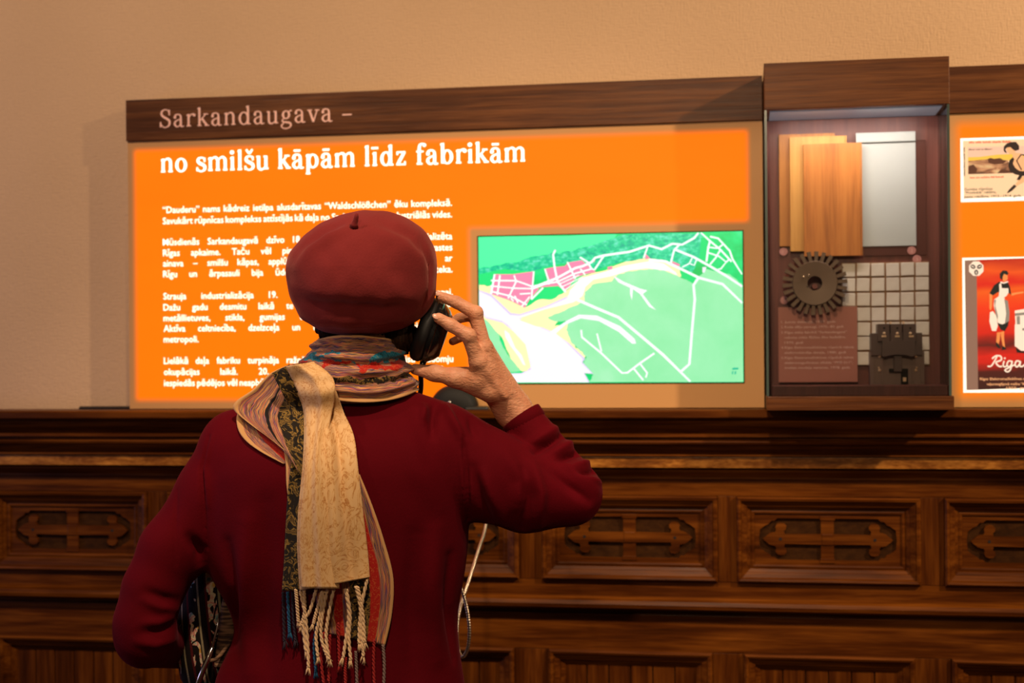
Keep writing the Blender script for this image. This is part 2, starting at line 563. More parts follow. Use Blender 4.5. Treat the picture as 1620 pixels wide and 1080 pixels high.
def cross_poly(sx, cx, cz):
    pts = [(0.010, 0.0115), (0.092, 0.0105), (0.094, 0.018), (0.0895, 0.022), (0.0885, 0.029), (0.093, 0.0345), (0.101, 0.036), (0.109, 0.0335), (0.1125, 0.027),
           (0.111, 0.020), (0.1135, 0.015), (0.119, 0.0145), (0.126, 0.012), (0.132, 0.007), (0.140, 0.0)]
    full = pts + [(x, -z) for x, z in pts[::-1][1:]]
    q = [(cx + sx * x, cz + z) for x, z in full]
    return q if sx > 0 else q[::-1]


def field_poly(sx, cx, cz):
    pts = [(0.014, 0.046), (0.108, 0.046), (0.114, 0.040), (0.121, 0.040), (0.127, 0.033), (0.134, 0.030), (0.146, 0.021), (0.148, 0.0)]
    full = pts + [(x, -z) for x, z in pts[::-1][1:]]
    return [(cx + sx * x, cz + z) for x, z in full]


def rect_ring(sx, cx, cz):
    pts = [(0.0, 0.0555), (0.108, 0.0555), (0.118, 0.0555), (0.128, 0.0555), (0.158, 0.0555), (0.158, 0.040), (0.158, 0.021), (0.158, 0.0)]
    full = pts + [(x, -z) for x, z in pts[::-1][1:]]
    return [(cx + sx * x, cz + z) for x, z in full]


for i, cx in enumerate(centres):
    pan = MB()
    for sx in (-1, 1):
        a = rect_ring(sx, cx, CZ); b = field_poly(sx, cx, CZ); n = len(a)
        yf, yb = -0.0225, -0.0155
        vs3 = [(x, yf, z) for x, z in a] + [(x, yf, z) for x, z in b] + [(x, yb, z) for x, z in b]
        fs3 = []
        for k in range(n - 1):
            fs3.append((k, k + 1, n + k + 1, n + k) if sx > 0 else (k, n + k, n + k + 1, k + 1))
        fs3.append((0, n, 2 * n - 1, n - 1) if sx < 0 else (0, n - 1, 2 * n - 1, n))
        for k in range(n):
            j = (k + 1) % n
            fs3.append((n + k, n + j, 2 * n + j, 2 * n + k))
        pan.add(vs3, fs3)
    po = pan.build('carved_panel', M_OAK, wn)
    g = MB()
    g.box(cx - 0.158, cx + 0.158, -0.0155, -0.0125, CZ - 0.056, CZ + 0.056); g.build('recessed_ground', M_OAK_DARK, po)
    for sx in (-1, 1):
        c3 = MB(); c3.prism(cross_poly(sx, cx, CZ), -0.0238, -0.0155); c3.build('carved_cross', M_OAK, po, recalc=True)
        hole = MB(); hole.lathe([(0.0033, 0), (0.0033, 0.0006)], (cx + sx * 0.1015, -0.0239, CZ), (0, -1, 0), 10); hole.build('drilled_eye', M_GAP, po)
    bo = MB(); bo.box(cx - 0.0125, cx + 0.0125, -0.0252, -0.016, CZ - 0.0125, CZ + 0.0125, 0.002); bo.build('centre_boss', M_OAK, po)
    for sz in (-1, 1):
        bl = MB(); bl.box(cx - 0.016, cx + 0.016, -0.0245, -0.0215, CZ + sz * 0.047 - 0.005, CZ + sz * 0.047 + 0.005, 0.001); bl.build('post_block', M_OAK, po)
    fr = MB(); fr.frame(cx, CZ, HW, HH, [(0.0, -0.030), (0.0, -0.045), (0.004, -0.0485), (0.009, -0.047), (0.0115, -0.041), (0.0125, -0.0405), (0.022, -0.036),
                                         (0.0225, -0.0325), (0.029, -0.029), (0.0295, -0.0262), (0.0345, -0.0275), (0.038, -0.0262), (0.0395, -0.0215)])
    fr.build('panel_moulding', M_OAK, po, recalc=True)
    # lower panel: frame and upright boards
    lo = MB(); lo.frame(cx, 0.4975, 0.183, 0.2885, [(0.0, -0.026), (0.0, -0.040), (0.005, -0.0445), (0.010, -0.042), (0.013, -0.035), (0.024, -0.031), (0.026, -0.0255), (0.036, -0.021), (0.038, -0.015)])
    lfo = lo.build('lower_panel_moulding', M_OAK, wn, recalc=True)
    nb = 6; wbd = 0.296 / nb
    for k in range(nb):
        x0 = cx - 0.148 + k * wbd
        pb = MB(); pb.box(x0 + 0.0012, x0 + wbd - 0.0012, -0.0195 - 0.0008 * (k % 2), -0.0122, 0.245, 0.752, 0.0018)
        pb.build('plank', M_OAK_V, lfo)
    # stile between this panel and the next
    if i < len(centres) - 1:
        nx = centres[i + 1]
        s1 = MB(); s1.box(cx + HW + 0.0005, nx - HW - 0.0005, -0.035, -0.012, 0.9435, 1.1335, 0.0012); s1.build('stile', M_OAK_V, wn)
        s2 = MB(); s2.box(cx + 0.1835, nx - 0.1835, -0.031, -0.012, 0.2105, 0.7845, 0.0012); s2.build('lower_stile', M_OAK_V, wn)

# ================================================================== illuminated panels
LBY = -0.060


def lightbox_material(name, col, strength, rects, off_col, soft=0.016):
    """back-lit acrylic: bright where the light engine sits behind the sheet, dull where it does not"""
    t = NT(name)
    tc = t.add('ShaderNodeTexCoord'); sp = t.add('ShaderNodeSeparateXYZ'); t.link(tc.outputs['Object'], sp.inputs[0])
    X, Zc = sp.outputs[0], sp.outputs[2]

    def inside(x0, x1, z0, z1, s_):
        def sm(a, b, val):
            n = t.add('ShaderNodeMapRange', interpolation_type='SMOOTHSTEP')
            n.inputs[1].default_value = a; n.inputs[2].default_value = b
            t.link(val, n.inputs[0]); return n.outputs[0]
        m1 = t.math('MULTIPLY', sm(x0 - s_, x0 + s_, X), sm(x1 + s_, x1 - s_, X))
        m2 = t.math('MULTIPLY', sm(z0 - s_, z0 + s_, Zc), sm(z1 + s_, z1 - s_, Zc))
        return t.math('MULTIPLY', m1, m2)
    lit = None
    for kind, r in rects:
        m = inside(*r, soft)
        if lit is None: lit = m
        elif kind == '-': lit = t.math('MULTIPLY', lit, t.math('SUBTRACT', 1.0, m))
        else: lit = t.math('MAXIMUM', lit, m)
    vz = t.coord('Object', scale=(3, 1, 9)); nn = t.noise(vz, 1, 2)
    st = t.math('MULTIPLY', lit, t.math('MULTIPLY_ADD', nn, 0.16 * strength, 0.92 * strength))
    t.set(Base_Color=t.mix(lit, off_col, (0.30, 0.04, 0.0, 1)), Roughness=0.5, Emission_Color=col, Emission_Strength=st)
    t.b.inputs['Specular IOR Level'].default_value = 0.15
    return t.m


M_TAN = plain('tan_frame', (0.42, 0.23, 0.10, 1), 0.45)
M_LB1 = lightbox_material('orange_acrylic', (1.0, 0.175, 0.0, 1), 1.06,
                          [('+', (-1.411, 0.012, 1.350, 1.938)), ('-', (-0.612, 0.30, 1.20, 1.738))], (0.50, 0.27, 0.105, 1), 0.010)
M_LB2 = lightbox_material('orange_acrylic_dim', (0.80, 0.205, 0.002, 1), 0.92,
                          [('+', (0.452, 1.70, 1.350, 1.938))], (0.48, 0.26, 0.10, 1), 0.016)
M_WTEXT = glow('white_print_lit', (1.0, 0.93, 0.74, 1), 1.9)
M_PINKTEXT = plain('pale_rose_lettering', (0.86, 0.52, 0.43, 1), 0.5)
M_DARKTEXT = plain('dark_brown_print', (0.035, 0.016, 0.009, 1), 0.6)

lb = empty('light_panel', (-0.692, -0.03, 1.3285))
tag(lb, 'wide glowing orange information panel under a walnut title board', 'light panel')
at_origin(MB().box(-1.428, 0.0440, -0.0575, -0.0005, 1.3287, 1.9583, 0.002).build('housing', M_TAN), lb)
at_origin(MB().box(-1.4275, 0.0435, LBY, -0.0576, 1.330, 1.9580, 0.0008).build('acrylic_front', M_LB1), lb)
hd = at_origin(MB().box(-1.4285, 0.0442, -0.0665, -0.0005, 1.9585, 2.0550, 0.0012).build('title_board', M_WALNUT), lb)
serif_fit(lb, M_PINKTEXT, 'Sarkandaugava –', -1.3453, 1.9880, -0.0668, 0.4665, 0.000288, 16.5, 14.0)
serif_fit(lb, M_WTEXT, 'no smilšu kāpām līdz fabrikām', -1.3461, 1.8838, LBY - 0.0003, 0.866, 0.000315, 21.0, 10.0)

paras = [
    [(337, '“Dauderu” nams kādreiz ietilpa alusdarītavas “Waldschlößchen” ēku kompleksā.', 1),
     (354.5, 'Savukārt rūpnīcas komplekss attīstījās kā daļa no Sarkandaugavas industriālās vides.', 1)],
    [(388, 'Mūsdienās Sarkandaugavā dzīvo 18 tūkstoši cilvēku, tā ir specializēta', 1),
     (405, 'Rīgas apkaime. Taču vēl pirms 200 gadiem te bija piekrastes', 1),
     (421.5, 'ainava – smilšu kāpas, applūstošas pļavas un purvi, ko saista ar', 1),
     (438.5, 'Rīgu un ārpasauli bija ūdensceļi – Daugava un tās pieteka.', 1)],
    [(473.5, 'Strauja industrializācija 19. gadsimtā mainīja to un Eiropai.', 1),
     (491, 'Dažu gadu desmitu laikā te uzbūvēja vairākas lielas rūpnīcas:', 1),
     (508, 'metāllietuves, stikla, gumijas un ādu fabrikas un dzirnavas.', 1),
     (524.5, 'Aktīva celtniecība, dzelzceļa un tramvaja līnijas to saistīja ar', 1),
     (541.5, 'metropoli.', 0)],
    [(575.5, 'Lielākā daļa fabriku turpināja ražošanu arī pēc kara un visā padomju', 1),
     (593, 'okupācijas laikā. 20. gadsimta otrajā pusē rūpnīcas', 1),
     (610.5, 'iespiedās pēdējos vēl neapbūvētajos laukos.', 0)]]
X0T, X1T = -1.3415, -0.6500
for para in paras:
    pm = MB()
    for py, line, just in para:
        zb = wall_at(258, py, LBY)[1]
        words = line.split(' ')
        size = 0.0218
        tmp = [text_geo(w_, 0.008) for w_ in words]
        ws = [(max(p[0] for p in g_[0]) - min(p[0] for p in g_[0])) for g_ in tmp]
        kx = size * 0.95
        tot = sum(ws) * kx
        gap = (X1T - X0T - tot) / max(1, len(words) - 1) if just else 0.006
        if just and gap < 0.0042:
            kx *= ((X1T - X0T) - 0.0042 * (len(words) - 1)) / tot; gap = 0.0042
        x = X0T
        for (gv, gf), w_ in zip(tmp, ws):
            mn = min(p[0] for p in gv)
            pm.add([(x + (p[0] - mn) * kx, LBY - 0.0003, zb + p[1] * size) for p in gv], gf)
            x += w_ * kx + gap
    at_origin(tag(pm.build('paragraph', M_WTEXT), None, kind='stuff'), lb)

# flat black strip lying on the cornice to the left of the panel
cs = MB(); cs.profile_x([(-0.004, 1.329), (-0.040, 1.329), (-0.040, 1.3325), (-0.034, 1.335), (-0.008, 1.335), (-0.004, 1.333)], -1.565, -1.4295)
tag(cs.build('black_strip', M_BLACK, recalc=True), 'flat black strip on the cornice left of the orange panel', 'cable')

# ---------------------------------------------------------------- map screen
SCY = -0.0602


def scr(u, v):   # crop measurements -> (X,Z) on the screen
    return wall_at(740 + u / 3.522, 340 + v / 3.522, -0.0608)


S_X0, S_X1, S_Z0, S_Z1 = -0.590, -0.0008, 1.3858, 1.7170


def clampS(p): return (min(max(p[0], S_X0 + 0.001), S_X1 - 0.001), min(max(p[1], S_Z0 + 0.001), S_Z1 - 0.001))


sc_ = empty('display_screen', (-0.295, -0.0602, 1.3858))
tag(sc_, 'bright screen showing a green map with white roads and river', 'screen')
fr = MB(); fr.frame(-0.2954, 1.5514, 0.2966, 0.1676, [(0.0, -0.06005), (0.0, -0.0612), (0.0022, -0.0612), (0.0022, -0.0604)])
at_origin(fr.build('bezel', M_GAP, recalc=True), sc_)

t = NT('map_green')
tc = t.coord('Object', scale=(1, 1, 1))
nn = t.noise(tc, 14, 5, 0.6, 0.4)
cg = t.ramp(nn, [(0.30, srgb(0, 205, 95)), (0.55, srgb(0, 238, 130)), (0.8, srgb(70, 250, 165))])
t.set(Base_Color=(0, 0.02, 0.01, 1), Emission_Color=cg, Roughness=0.3); t.b.inputs['Emission Strength'].default_value = 0.95
M_G = t.m
t = NT('map_forest')
tc = t.coord('Object', scale=(1, 1, 1.8), rot=(0, 0.12, 0))
nn = t.noise(tc, 90, 4, 0.6, 0.2)
cg = t.ramp(nn, [(0.33, srgb(0, 175, 150)), (0.5, srgb(0, 225, 150)), (0.68, srgb(120, 245, 215))])
t.set(Base_Color=(0, 0.02, 0.01, 1), Emission_Color=cg, Roughness=0.3); t.b.inputs['Emission Strength'].default_value = 0.95
M_FOREST = t.m
t = NT('map_meadow')
tc = t.coord('Object', scale=(1, 1, 1))
nn = t.noise(tc, 9, 5, 0.6, 0.3)
cg = t.ramp(nn, [(0.3, srgb(148, 246, 175)), (0.55, srgb(162, 251, 186)), (0.8, srgb(182, 255, 202))])
t.set(Base_Color=(0.01, 0.02, 0.01, 1), Emission_Color=cg, Roughness=0.3); t.b.inputs['Emission Strength'].default_value = 0.95
M_MEADOW = t.m
M_LG = glow('map_light_green', srgb(70, 250, 165), 0.95)
M_SAND = glow('map_sand', srgb(255, 238, 180), 1.0)
M_WATER = glow('map_water', srgb(240, 236, 255), 0.95)
M_SHORE = glow('map_shoreline', srgb(205, 200, 240), 0.95)
M_ROAD = glow('map_road', srgb(238, 255, 250), 1.05)
M_TOWN = glow('map_town', srgb(252, 130, 172), 0.95)
M_DGREEN = glow('map_park', srgb(0, 222, 120), 0.95)
M_TEAL = glow('map_dark_teal', srgb(0, 190, 150), 0.95)
base = MB(); base.box(S_X0, S_X1, -0.0607, -0.0602, S_Z0, S_Z1); at_origin(base.build('glass_panel', M_G), sc_)
lay = [0]


def layer(name, polys, mat, dy):
    for p in polys:
        mb = MB(); mb.flat([clampS(scr(u, v)) for u, v in p], -0.0607 - dy)
        at_origin(mb.build(name, mat), sc_)


def wig(pts, amp=4, n=5, seed=0):
    r_ = random.Random(seed); out = []
    for i in range(len(pts)):
        a = pts[i]; b = pts[(i + 1) % len(pts)]
        for k in range(n):
            t_ = k / n
            j = amp if k else 0
            out.append((a[0] + (b[0] - a[0]) * t_ + r_.uniform(-j, j), a[1] + (b[1] - a[1]) * t_ + r_.uniform(-j, j)))
    return out


layer('field_patch', [wig([(60, 125), (830, 108), (780, 190), (620, 200), (420, 225), (240, 270), (60, 330)], 6, 5, 1)], M_LG, 0.00005)
layer('forest_belt', [wig([(60, 300), (240, 265), (420, 222), (560, 200), (640, 180), (850, 112), (1300, 100), (1330, 170), (1250, 320), (1160, 270), (1000, 245), (860, 260),
                           (700, 310), (560, 260), (440, 290), (360, 320), (200, 330), (60, 390)], 6, 6, 2)], M_FOREST, 0.0001)
layer('park_patch', [[(395, 450), (400, 430), (425, 410), (500, 388), (520, 420), (480, 462), (430, 472)],
                     [(60, 330), (200, 300), (370, 318), (365, 400), (140, 335), (130, 395), (60, 385)],
                     [(1165, 300), (1285, 350), (1250, 380), (1190, 345)], [(1300, 120), (1340, 160), (1330, 255), (1290, 240)]], M_DGREEN, 0.00015)
layer('sand_bank', [wig([(60, 388), (140, 400), (140, 440), (320, 515), (400, 470), (470, 470), (560, 415), (640, 340), (760, 310), (880, 260), (1000, 240), (1100, 252), (1175, 290),
                         (1190, 340), (1100, 400), (850, 400), (700, 470), (560, 520), (480, 620), (560, 600), (600, 740), (665, 775), (640, 805),
                         (560, 800), (350, 860), (300, 870), (240, 800), (190, 680), (100, 590), (60, 560)], 3, 5, 3)], M_SAND, 0.0002)
layer('meadow', [wig([(830, 335), (900, 312), (1010, 300), (1100, 310), (1180, 345), (1255, 382), (1330, 300), (1460, 330), (1540, 395), (1540, 930), (680, 930), (700, 890), (640, 830),
                      (662, 790), (580, 715), (548, 640), (560, 590), (470, 595), (440, 570), (520, 540), (650, 480), (650, 430), (700, 385), (800, 370)], 3, 6, 4),
                 wig([(62, 560), (110, 590), (170, 660), (190, 720), (240, 800), (300, 868), (200, 885), (150, 860), (62, 700)], 3, 5, 5)], M_MEADOW, 0.00025)
layer('shoreline', [[(60, 418), (130, 440), (240, 545), (290, 552), (440, 505), (560, 450), (545, 470), (430, 520), (280, 568), (360, 600), (470, 650), (560, 710), (655, 800),
                     (640, 820), (700, 885), (735, 890), (650, 880), (680, 932), (220, 932), (180, 884), (300, 880), (350, 850), (320, 700), (195, 600), (100, 575), (62, 520)]], M_SHORE, 0.0003)
layer('river', [[(60, 424), (130, 455), (235, 556), (290, 560), (440, 512), (560, 460), (570, 420), (640, 350), (760, 318), (860, 285), (1010, 258), (1090, 270), (1160, 320), (1168, 338),
                 (1120, 312), (1000, 296), (900, 308), (800, 340), (700, 360), (655, 400), (640, 450), (590, 485), (430, 525), (285, 575), (360, 608), (460, 650), (550, 590), (620, 555),
                 (720, 560), (850, 620), (930, 690), (938, 716), (915, 716), (840, 650), (730, 590), (630, 575), (545, 610), (490, 660), (545, 705), (640, 800), (635, 825), (690, 880), (645, 880),
                 (672, 932), (225, 932), (185, 888), (300, 884), (352, 860), (350, 830), (322, 720), (220, 610), (190, 590), (100, 568), (62, 500)]], M_WATER, 0.00035)
layer('sand_islet', [[(222, 645), (250, 650), (300, 700), (325, 740), (315, 768), (280, 750), (240, 700)], [(275, 800), (290, 770), (340, 800), (350, 840), (330, 870), (305, 868), (300, 845)],
                     [(285, 585), (350, 560), (500, 525), (440, 560), (450, 580), (495, 596), (470, 636), (380, 620)]], M_SAND, 0.0004)
layer('river_channel', [[(205, 640), (230, 660), (265, 740), (300, 780), (322, 838), (308, 832), (285, 790), (240, 730), (210, 680)],
                        [(810, 338), (870, 372), (960, 410), (1000, 420), (975, 440), (1020, 500), (1050, 530), (1010, 510), (960, 440), (920, 412), (915, 475), (905, 440), (905, 405), (840, 375)],
                        [(1308, 290), (1330, 290), (1320, 320), (1308, 320)]], M_WATER, 0.00042)
layer('town_block', [[(145, 330), (250, 330), (368, 314), (358, 405), (400, 408), (345, 470), (318, 516), (240, 478), (132, 440)],
                     [(430, 300), (480, 290), (540, 285), (560, 265), (635, 252), (690, 300), (715, 318), (650, 330), (600, 350), (545, 425), (505, 395), (365, 405), (460, 370)],
                     [(778, 290), (806, 284), (806, 300), (782, 306)], [(990, 215), (1015, 240), (990, 248)], [(1140, 258), (1182, 275), (1180, 285), (1138, 275)], [(685, 262), (712, 240), (705, 262)]], M_TOWN, 0.00045)


def road(mb, pts, w, y):
    q = [clampS(scr(u, v)) for u, v in pts]
    P = [np.array(p) for p in q]
    n = len(P); ww = w / 3.522 * 0.00141 * 0.44
    v = []
    for i in range(n):
        a = P[max(i - 1, 0)]; b = P[min(i + 1, n - 1)]
        t_ = b - a; t_ = t_ / (np.linalg.norm(t_) + 1e-9); nn_ = np.array([-t_[1], t_[0]])
        for s_ in (1, -1):
            e = clampS(P[i] + nn_ * ww * s_); v.append((e[0], y, e[1]))
    mb.add(v, [(2 * i, 2 * i + 1, 2 * i + 3, 2 * i + 2) for i in range(n - 1)])


yR = -0.0607 - 0.0005
for pts, w in [
    ([(560, 450), (720, 520), (840, 570), (960, 670), (1090, 780), (1240, 930)], 16),
    ([(1190, 870), (1235, 830), (1250, 640), (1265, 470), (1258, 390), (1285, 350)], 15),
    ([(1010, 250), (1100, 258), (1290, 350), (1420, 385), (1540, 490)], 15),
    ([(1150, 190), (1260, 235), (1350, 285), (1450, 345), (1540, 398)], 14),
    ([(1285, 98), (1262, 128), (1195, 165), (1140, 160), (1080, 190), (1010, 170), (900, 205), (760, 225), (710, 238), (690, 262), (640, 285), (600, 295), (500, 350), (360, 405)], 13),
    ([(1180, 165), (1150, 195), (1132, 265)], 11), ([(1005, 170), (980, 240)], 9), ([(760, 225), (706, 305), (690, 300), (668, 262), (625, 235)], 11),
    ([(488, 195), (476, 220), (484, 290), (500, 370), (545, 430)], 12), ([(1300, 98), (1350, 145), (1410, 195), (1470, 260)], 11),
    ([(1350, 145), (1340, 180), (1330, 260)], 12), ([(1350, 120), (1395, 130), (1460, 200), (1475, 245), (1530, 330)], 11), ([(1410, 190), (1380, 240), (1350, 275)], 10),
    ([(1345, 180), (1390, 185)], 9), ([(1340, 210), (1400, 230), (1440, 262), (1410, 300), (1395, 302)], 9), ([(1395, 185), (1420, 165)], 9), ([(1440, 262), (1455, 248)], 9),
    ([(1195, 290), (1235, 270), (1250, 240)], 8), ([(1240, 272), (1262, 280), (1275, 248)], 8),
    ([(632, 640), (636, 680), (745, 770), (860, 880), (890, 878), (960, 825), (1040, 770)], 11), ([(720, 660), (745, 760)], 9), ([(960, 828), (1000, 880), (992, 905)], 10), ([(925, 855), (978, 920)], 10),
    ([(130, 440), (150, 330)], 11), ([(180, 335), (165, 445)], 10), ([(258, 335), (270, 370), (225, 465)], 9), ([(130, 365), (270, 366), (365, 400)], 9), ([(125, 395), (260, 408), (360, 410)], 8),
    ([(130, 425), (240, 452), (330, 500)], 9), ([(368, 314), (355, 470)], 9), ([(290, 440), (350, 436)], 8), ([(240, 462), (255, 480)], 8), ([(262, 450), (280, 490)], 8), ([(345, 455), (300, 510)], 8),
    ([(365, 410), (450, 375), (500, 350)], 9), ([(370, 395), (500, 372), (600, 325), (690, 300)], 9), ([(430, 300), (455, 380)], 9), ([(555, 262), (600, 355)], 9), ([(628, 300), (655, 335)], 8),
    ([(510, 385), (620, 335)], 6), ([(525, 400), (640, 345)], 6), ([(540, 418), (630, 360)], 6), ([(355, 470), (420, 405)], 10), ([(440, 375), (455, 385)], 8)]:
    rd = MB(); road(rd, pts, w, yR)
    at_origin(rd.build('road', M_ROAD), sc_)
layer('tree_mark', [[(1470, 860), (1480, 850), (1508, 850), (1508, 860), (1482, 862)], [(1472, 872), (1480, 868), (1478, 888), (1472, 886)], [(1486, 872), (1496, 868), (1494, 888), (1487, 888)]], M_TEAL, 0.0005)

# ================================================================== second panel, right of the display case
lb2 = empty('light_panel', (1.08, -0.03, 1.3285))
tag(lb2, 'orange illuminated panel with two old advertisements, right of the display case', 'light panel')
at_origin(MB().box(0.4255, 1.72, -0.0575, -0.0005, 1.3287, 1.9583, 0.002).build('housing', M_TAN), lb2)
at_origin(MB().box(0.4256, 1.7195, LBY, -0.0576, 1.330, 1.9580, 0.0008).build('acrylic_front', M_LB2), lb2)
at_origin(MB().box(0.4252, 1.7205, -0.0665, -0.0005, 1.9585, 2.0580, 0.0012).build('title_board', M_WALNUT), lb2)

M_BORDER = glow('poster_white_lit', (1.0, 0.90, 0.72, 1), 1.25)
PY = LBY - 0.0012


def scribble(mb, conv, u0, v0, u1, v1, h, y, seed, vertical=False):
    """a run of print too small to read: letter-sized ticks grouped into words"""
    r_ = random.Random(seed); t_ = 0.0
    L = math.hypot(u1 - u0, v1 - v0); word = r_.randint(4, 9); k = 0
    dx, dy = (u1 - u0) / L, (v1 - v0) / L; nx, ny = -dy, dx
    while t_ < L - h * 0.4:
        w = h * r_.uniform(0.28, 0.55); hh = h * r_.choice((0.7, 0.7, 1.0))
        a = (u0 + dx * t_, v0 + dy * t_)
        q = [a, (a[0] + dx * w, a[1] + dy * w), (a[0] + dx * w - nx * hh, a[1] + dy * w - ny * hh), (a[0] - nx * hh, a[1] - ny * hh)]
        mb.flat([conv(*p) for p in q], y)
        t_ += w + h * 0.16; k += 1
        if k == word: t_ += h * 0.45; k = 0; word = r_.randint(3, 9)


def poster_tools(conv):
    def P(name, polys, mat, dy, parent):
        for p in polys:
            mb = MB(); mb.flat([conv(u, v) for u, v in p], PY - dy)
            at_origin(mb.build(name, mat), parent)
    return P


def ell(cu, cv, ru, rv, n=22, a0=0): return [(cu + ru * math.cos(a0 + 6.28318 * k / n), cv + rv * math.sin(a0 + 6.28318 * k / n)) for k in range(n)]


# ---- postcard
pc = empty('poster', (0.56, LBY, 1.768))
tag(pc, 'cream advertising postcard of a dark-haired woman beside a landscape, upper right', 'poster')
c1 = lambda u, v: wall_at(1510 + u / 8.31, 200 + v / 8.31, PY)
at_origin(MB().box(0.4605, 0.680, PY, LBY - 0.0001, 1.7685, 1.9050, 0.0004).build('white_border', M_BORDER), pc)
P1 = poster_tools(c1)
M_CREAM = glow('postcard_cream', srgb(250, 205, 158), 0.92); M_RED = glow('postcard_red', srgb(238, 78, 40), 0.9)
M_SKINP = glow('printed_skin', srgb(248, 178, 122), 0.9); M_INK = glow('printed_black', srgb(38, 20, 16), 0.8)
t = NT('printed_landscape')
tcv = t.coord('Object', scale=(22, 1, 60)); nn = t.noise(tcv, 1, 3, 0.6, 1.2)
cg = t.ramp(nn, [(0.32, srgb(70, 38, 22)), (0.45, srgb(170, 100, 60)), (0.55, srgb(232, 160, 105)), (0.68, srgb(250, 205, 140))])
t.set(Base_Color=(0.02, 0.02, 0.02, 1), Emission_Color=cg); t.b.inputs['Emission Strength'].default_value = 0.85
M_LAND = t.m
M_YEL = glow('printed_yellow', srgb(245, 190, 70), 0.9); M_PK = glow('printed_sky', srgb(245, 190, 158), 0.9); M_BRN = glow('printed_brown', srgb(92, 48, 30), 0.8)
P1('card', [[(112, 190), (1500, 150), (1500, 900), (124, 946)]], M_CREAM, 0.0001, pc)
P1('sky_print', [[(176, 272), (1000, 255), (1000, 400), (178, 410)]], M_PK, 0.0002, pc)
P1('field_print', [[(178, 405), (330, 400), (560, 370), (800, 360), (1000, 380), (1000, 450), (440, 440), (180, 462)]], M_YEL, 0.00025, pc)
P1('landscape_print', [[(180, 455), (440, 430), (700, 440), (760, 612), (180, 628)]], M_LAND, 0.0003, pc)
P1('tree_print', [[(435, 430), (470, 412), (520, 425), (600, 415), (640, 440), (690, 450), (640, 490), (520, 498), (450, 480)], [(182, 520), (250, 500), (300, 560), (280, 625), (182, 627)],
                  [(560, 615), (620, 560), (740, 585), (760, 612)]], M_BRN, 0.00035, pc)
mbr = MB(); scribble(mbr, c1, 190, 222, 742, 212, 26, PY - 0.0004, 3); scribble(mbr, c1, 205, 684, 655, 672, 24, PY - 0.0004, 4)
at_origin(tag(mbr.build('red_print', M_RED), None, kind='stuff'), pc)
mbk = MB(); scribble(mbk, c1, 185, 312, 500, 306, 18, PY - 0.0004, 5); scribble(mbk, c1, 140, 650, 134, 265, 20, PY - 0.0004, 6)
for k, (s_, u, v, wd) in enumerate([('Gumijas rūpnīcas', 130, 842, 370), ('“Prowodnik” reklāma,', 135, 888, 415), ('pasta reklāma, 1912.–1914. gads.', 128, 945, 757)]):
    x, z = c1(u, v - k * 2); x2, _ = c1(u + wd, v)
    put_text(mbk, s_, x, z, PY - 0.0004, 0.0078, width=x2 - x, offset=0.01)
at_origin(tag(mbk.build('caption_print', M_INK), None, kind='stuff'), pc)
P1('figure_skin_print', [[(680, 275), (735, 262), (790, 310), (800, 345), (870, 352), (930, 430), (1010, 480), (1030, 600), (860, 590), (790, 545), (768, 480), (765, 370), (725, 362), (690, 330)],
                         [(850, 690), (930, 640), (1020, 660), (980, 720), (905, 735), (825, 782), (800, 758)]], M_SKINP, 0.00045, pc)
P1('figure_dark_print', [[(645, 320), (648, 262), (690, 222), (740, 205), (810, 203), (850, 255), (850, 305), (800, 322), (770, 305), (735, 272), (690, 278), (668, 300), (690, 352), (660, 338)],
                         [(768, 402), (722, 445), (705, 520), (730, 592), (800, 632), (850, 640), (815, 702), (858, 706), (895, 650), (1030, 650), (1030, 590), (900, 588), (850, 582), (800, 545), (768, 490), (785, 430)],
                         [(808, 450), (870, 362), (960, 372), (1030, 460), (1010, 470), (950, 392), (880, 378), (826, 450), (890, 570), (870, 572)],
                         [(685, 878), (715, 832), (785, 762), (818, 785), (760, 842), (712, 872)]], M_INK, 0.0005, pc)

# ---- washing-machine poster
pr = empty('poster', (0.56, LBY, 1.361))
tag(pr, 'red vintage poster of a woman in white apron by a washing machine', 'poster')
c2 = lambda u, v: wall_at(1515 + u / 4.695, 400 + v / 4.695, PY)
at_origin(MB().box(0.4625, 0.706, PY, LBY - 0.0001, 1.3612, 1.6495, 0.0004).build('white_border', M_BORDER), pr)
P2 = poster_tools(c2)
M_GREYP = glow('poster_grey', srgb(150, 112, 92), 0.75); M_CRM = glow('poster_cream', srgb(248, 222, 196), 0.95)
M_GRN = glow('poster_dress', srgb(26, 30, 26), 0.8); M_SH = glow('poster_grey_shade', srgb(150, 138, 122), 0.8); M_LEG = glow('poster_skin', srgb(240, 140, 72), 0.9)
t = NT('poster_red')
tc_ = t.add('ShaderNodeTexCoord'); sp_ = t.add('ShaderNodeSeparateXYZ'); t.link(tc_.outputs['Object'], sp_.inputs[0])
mr = t.add('ShaderNodeMapRange'); mr.inputs[1].default_value = 1.372; mr.inputs[2].default_value = 1.645; t.link(sp_.outputs[2], mr.inputs[0])
nn = t.noise(t.coord('Object', scale=(9, 1, 26)), 1, 2, 0.5)
fz = t.math('MULTIPLY_ADD', t.math('SUBTRACT', nn, 0.5), 0.16, mr.outputs[0])
cg = t.ramp(fz, [(0.0, srgb(44, 10, 8)), (0.13, srgb(70, 8, 6)), (0.22, srgb(215, 18, 6)), (0.27, srgb(225, 20, 6)), (0.33, srgb(90, 10, 8)), (0.42, srgb(225, 24, 4)), (0.62, srgb(250, 52, 4)), (0.76, srgb(252, 92, 10)),
                 (0.83, srgb(232, 24, 4)), (0.91, srgb(250, 84, 12)), (1.0, srgb(190, 16, 6))])
t.set(Base_Color=(0.02, 0.003, 0.002, 1), Emission_Color=cg); t.b.inputs['Emission Strength'].default_value = 0.95
M_PRED = t.m
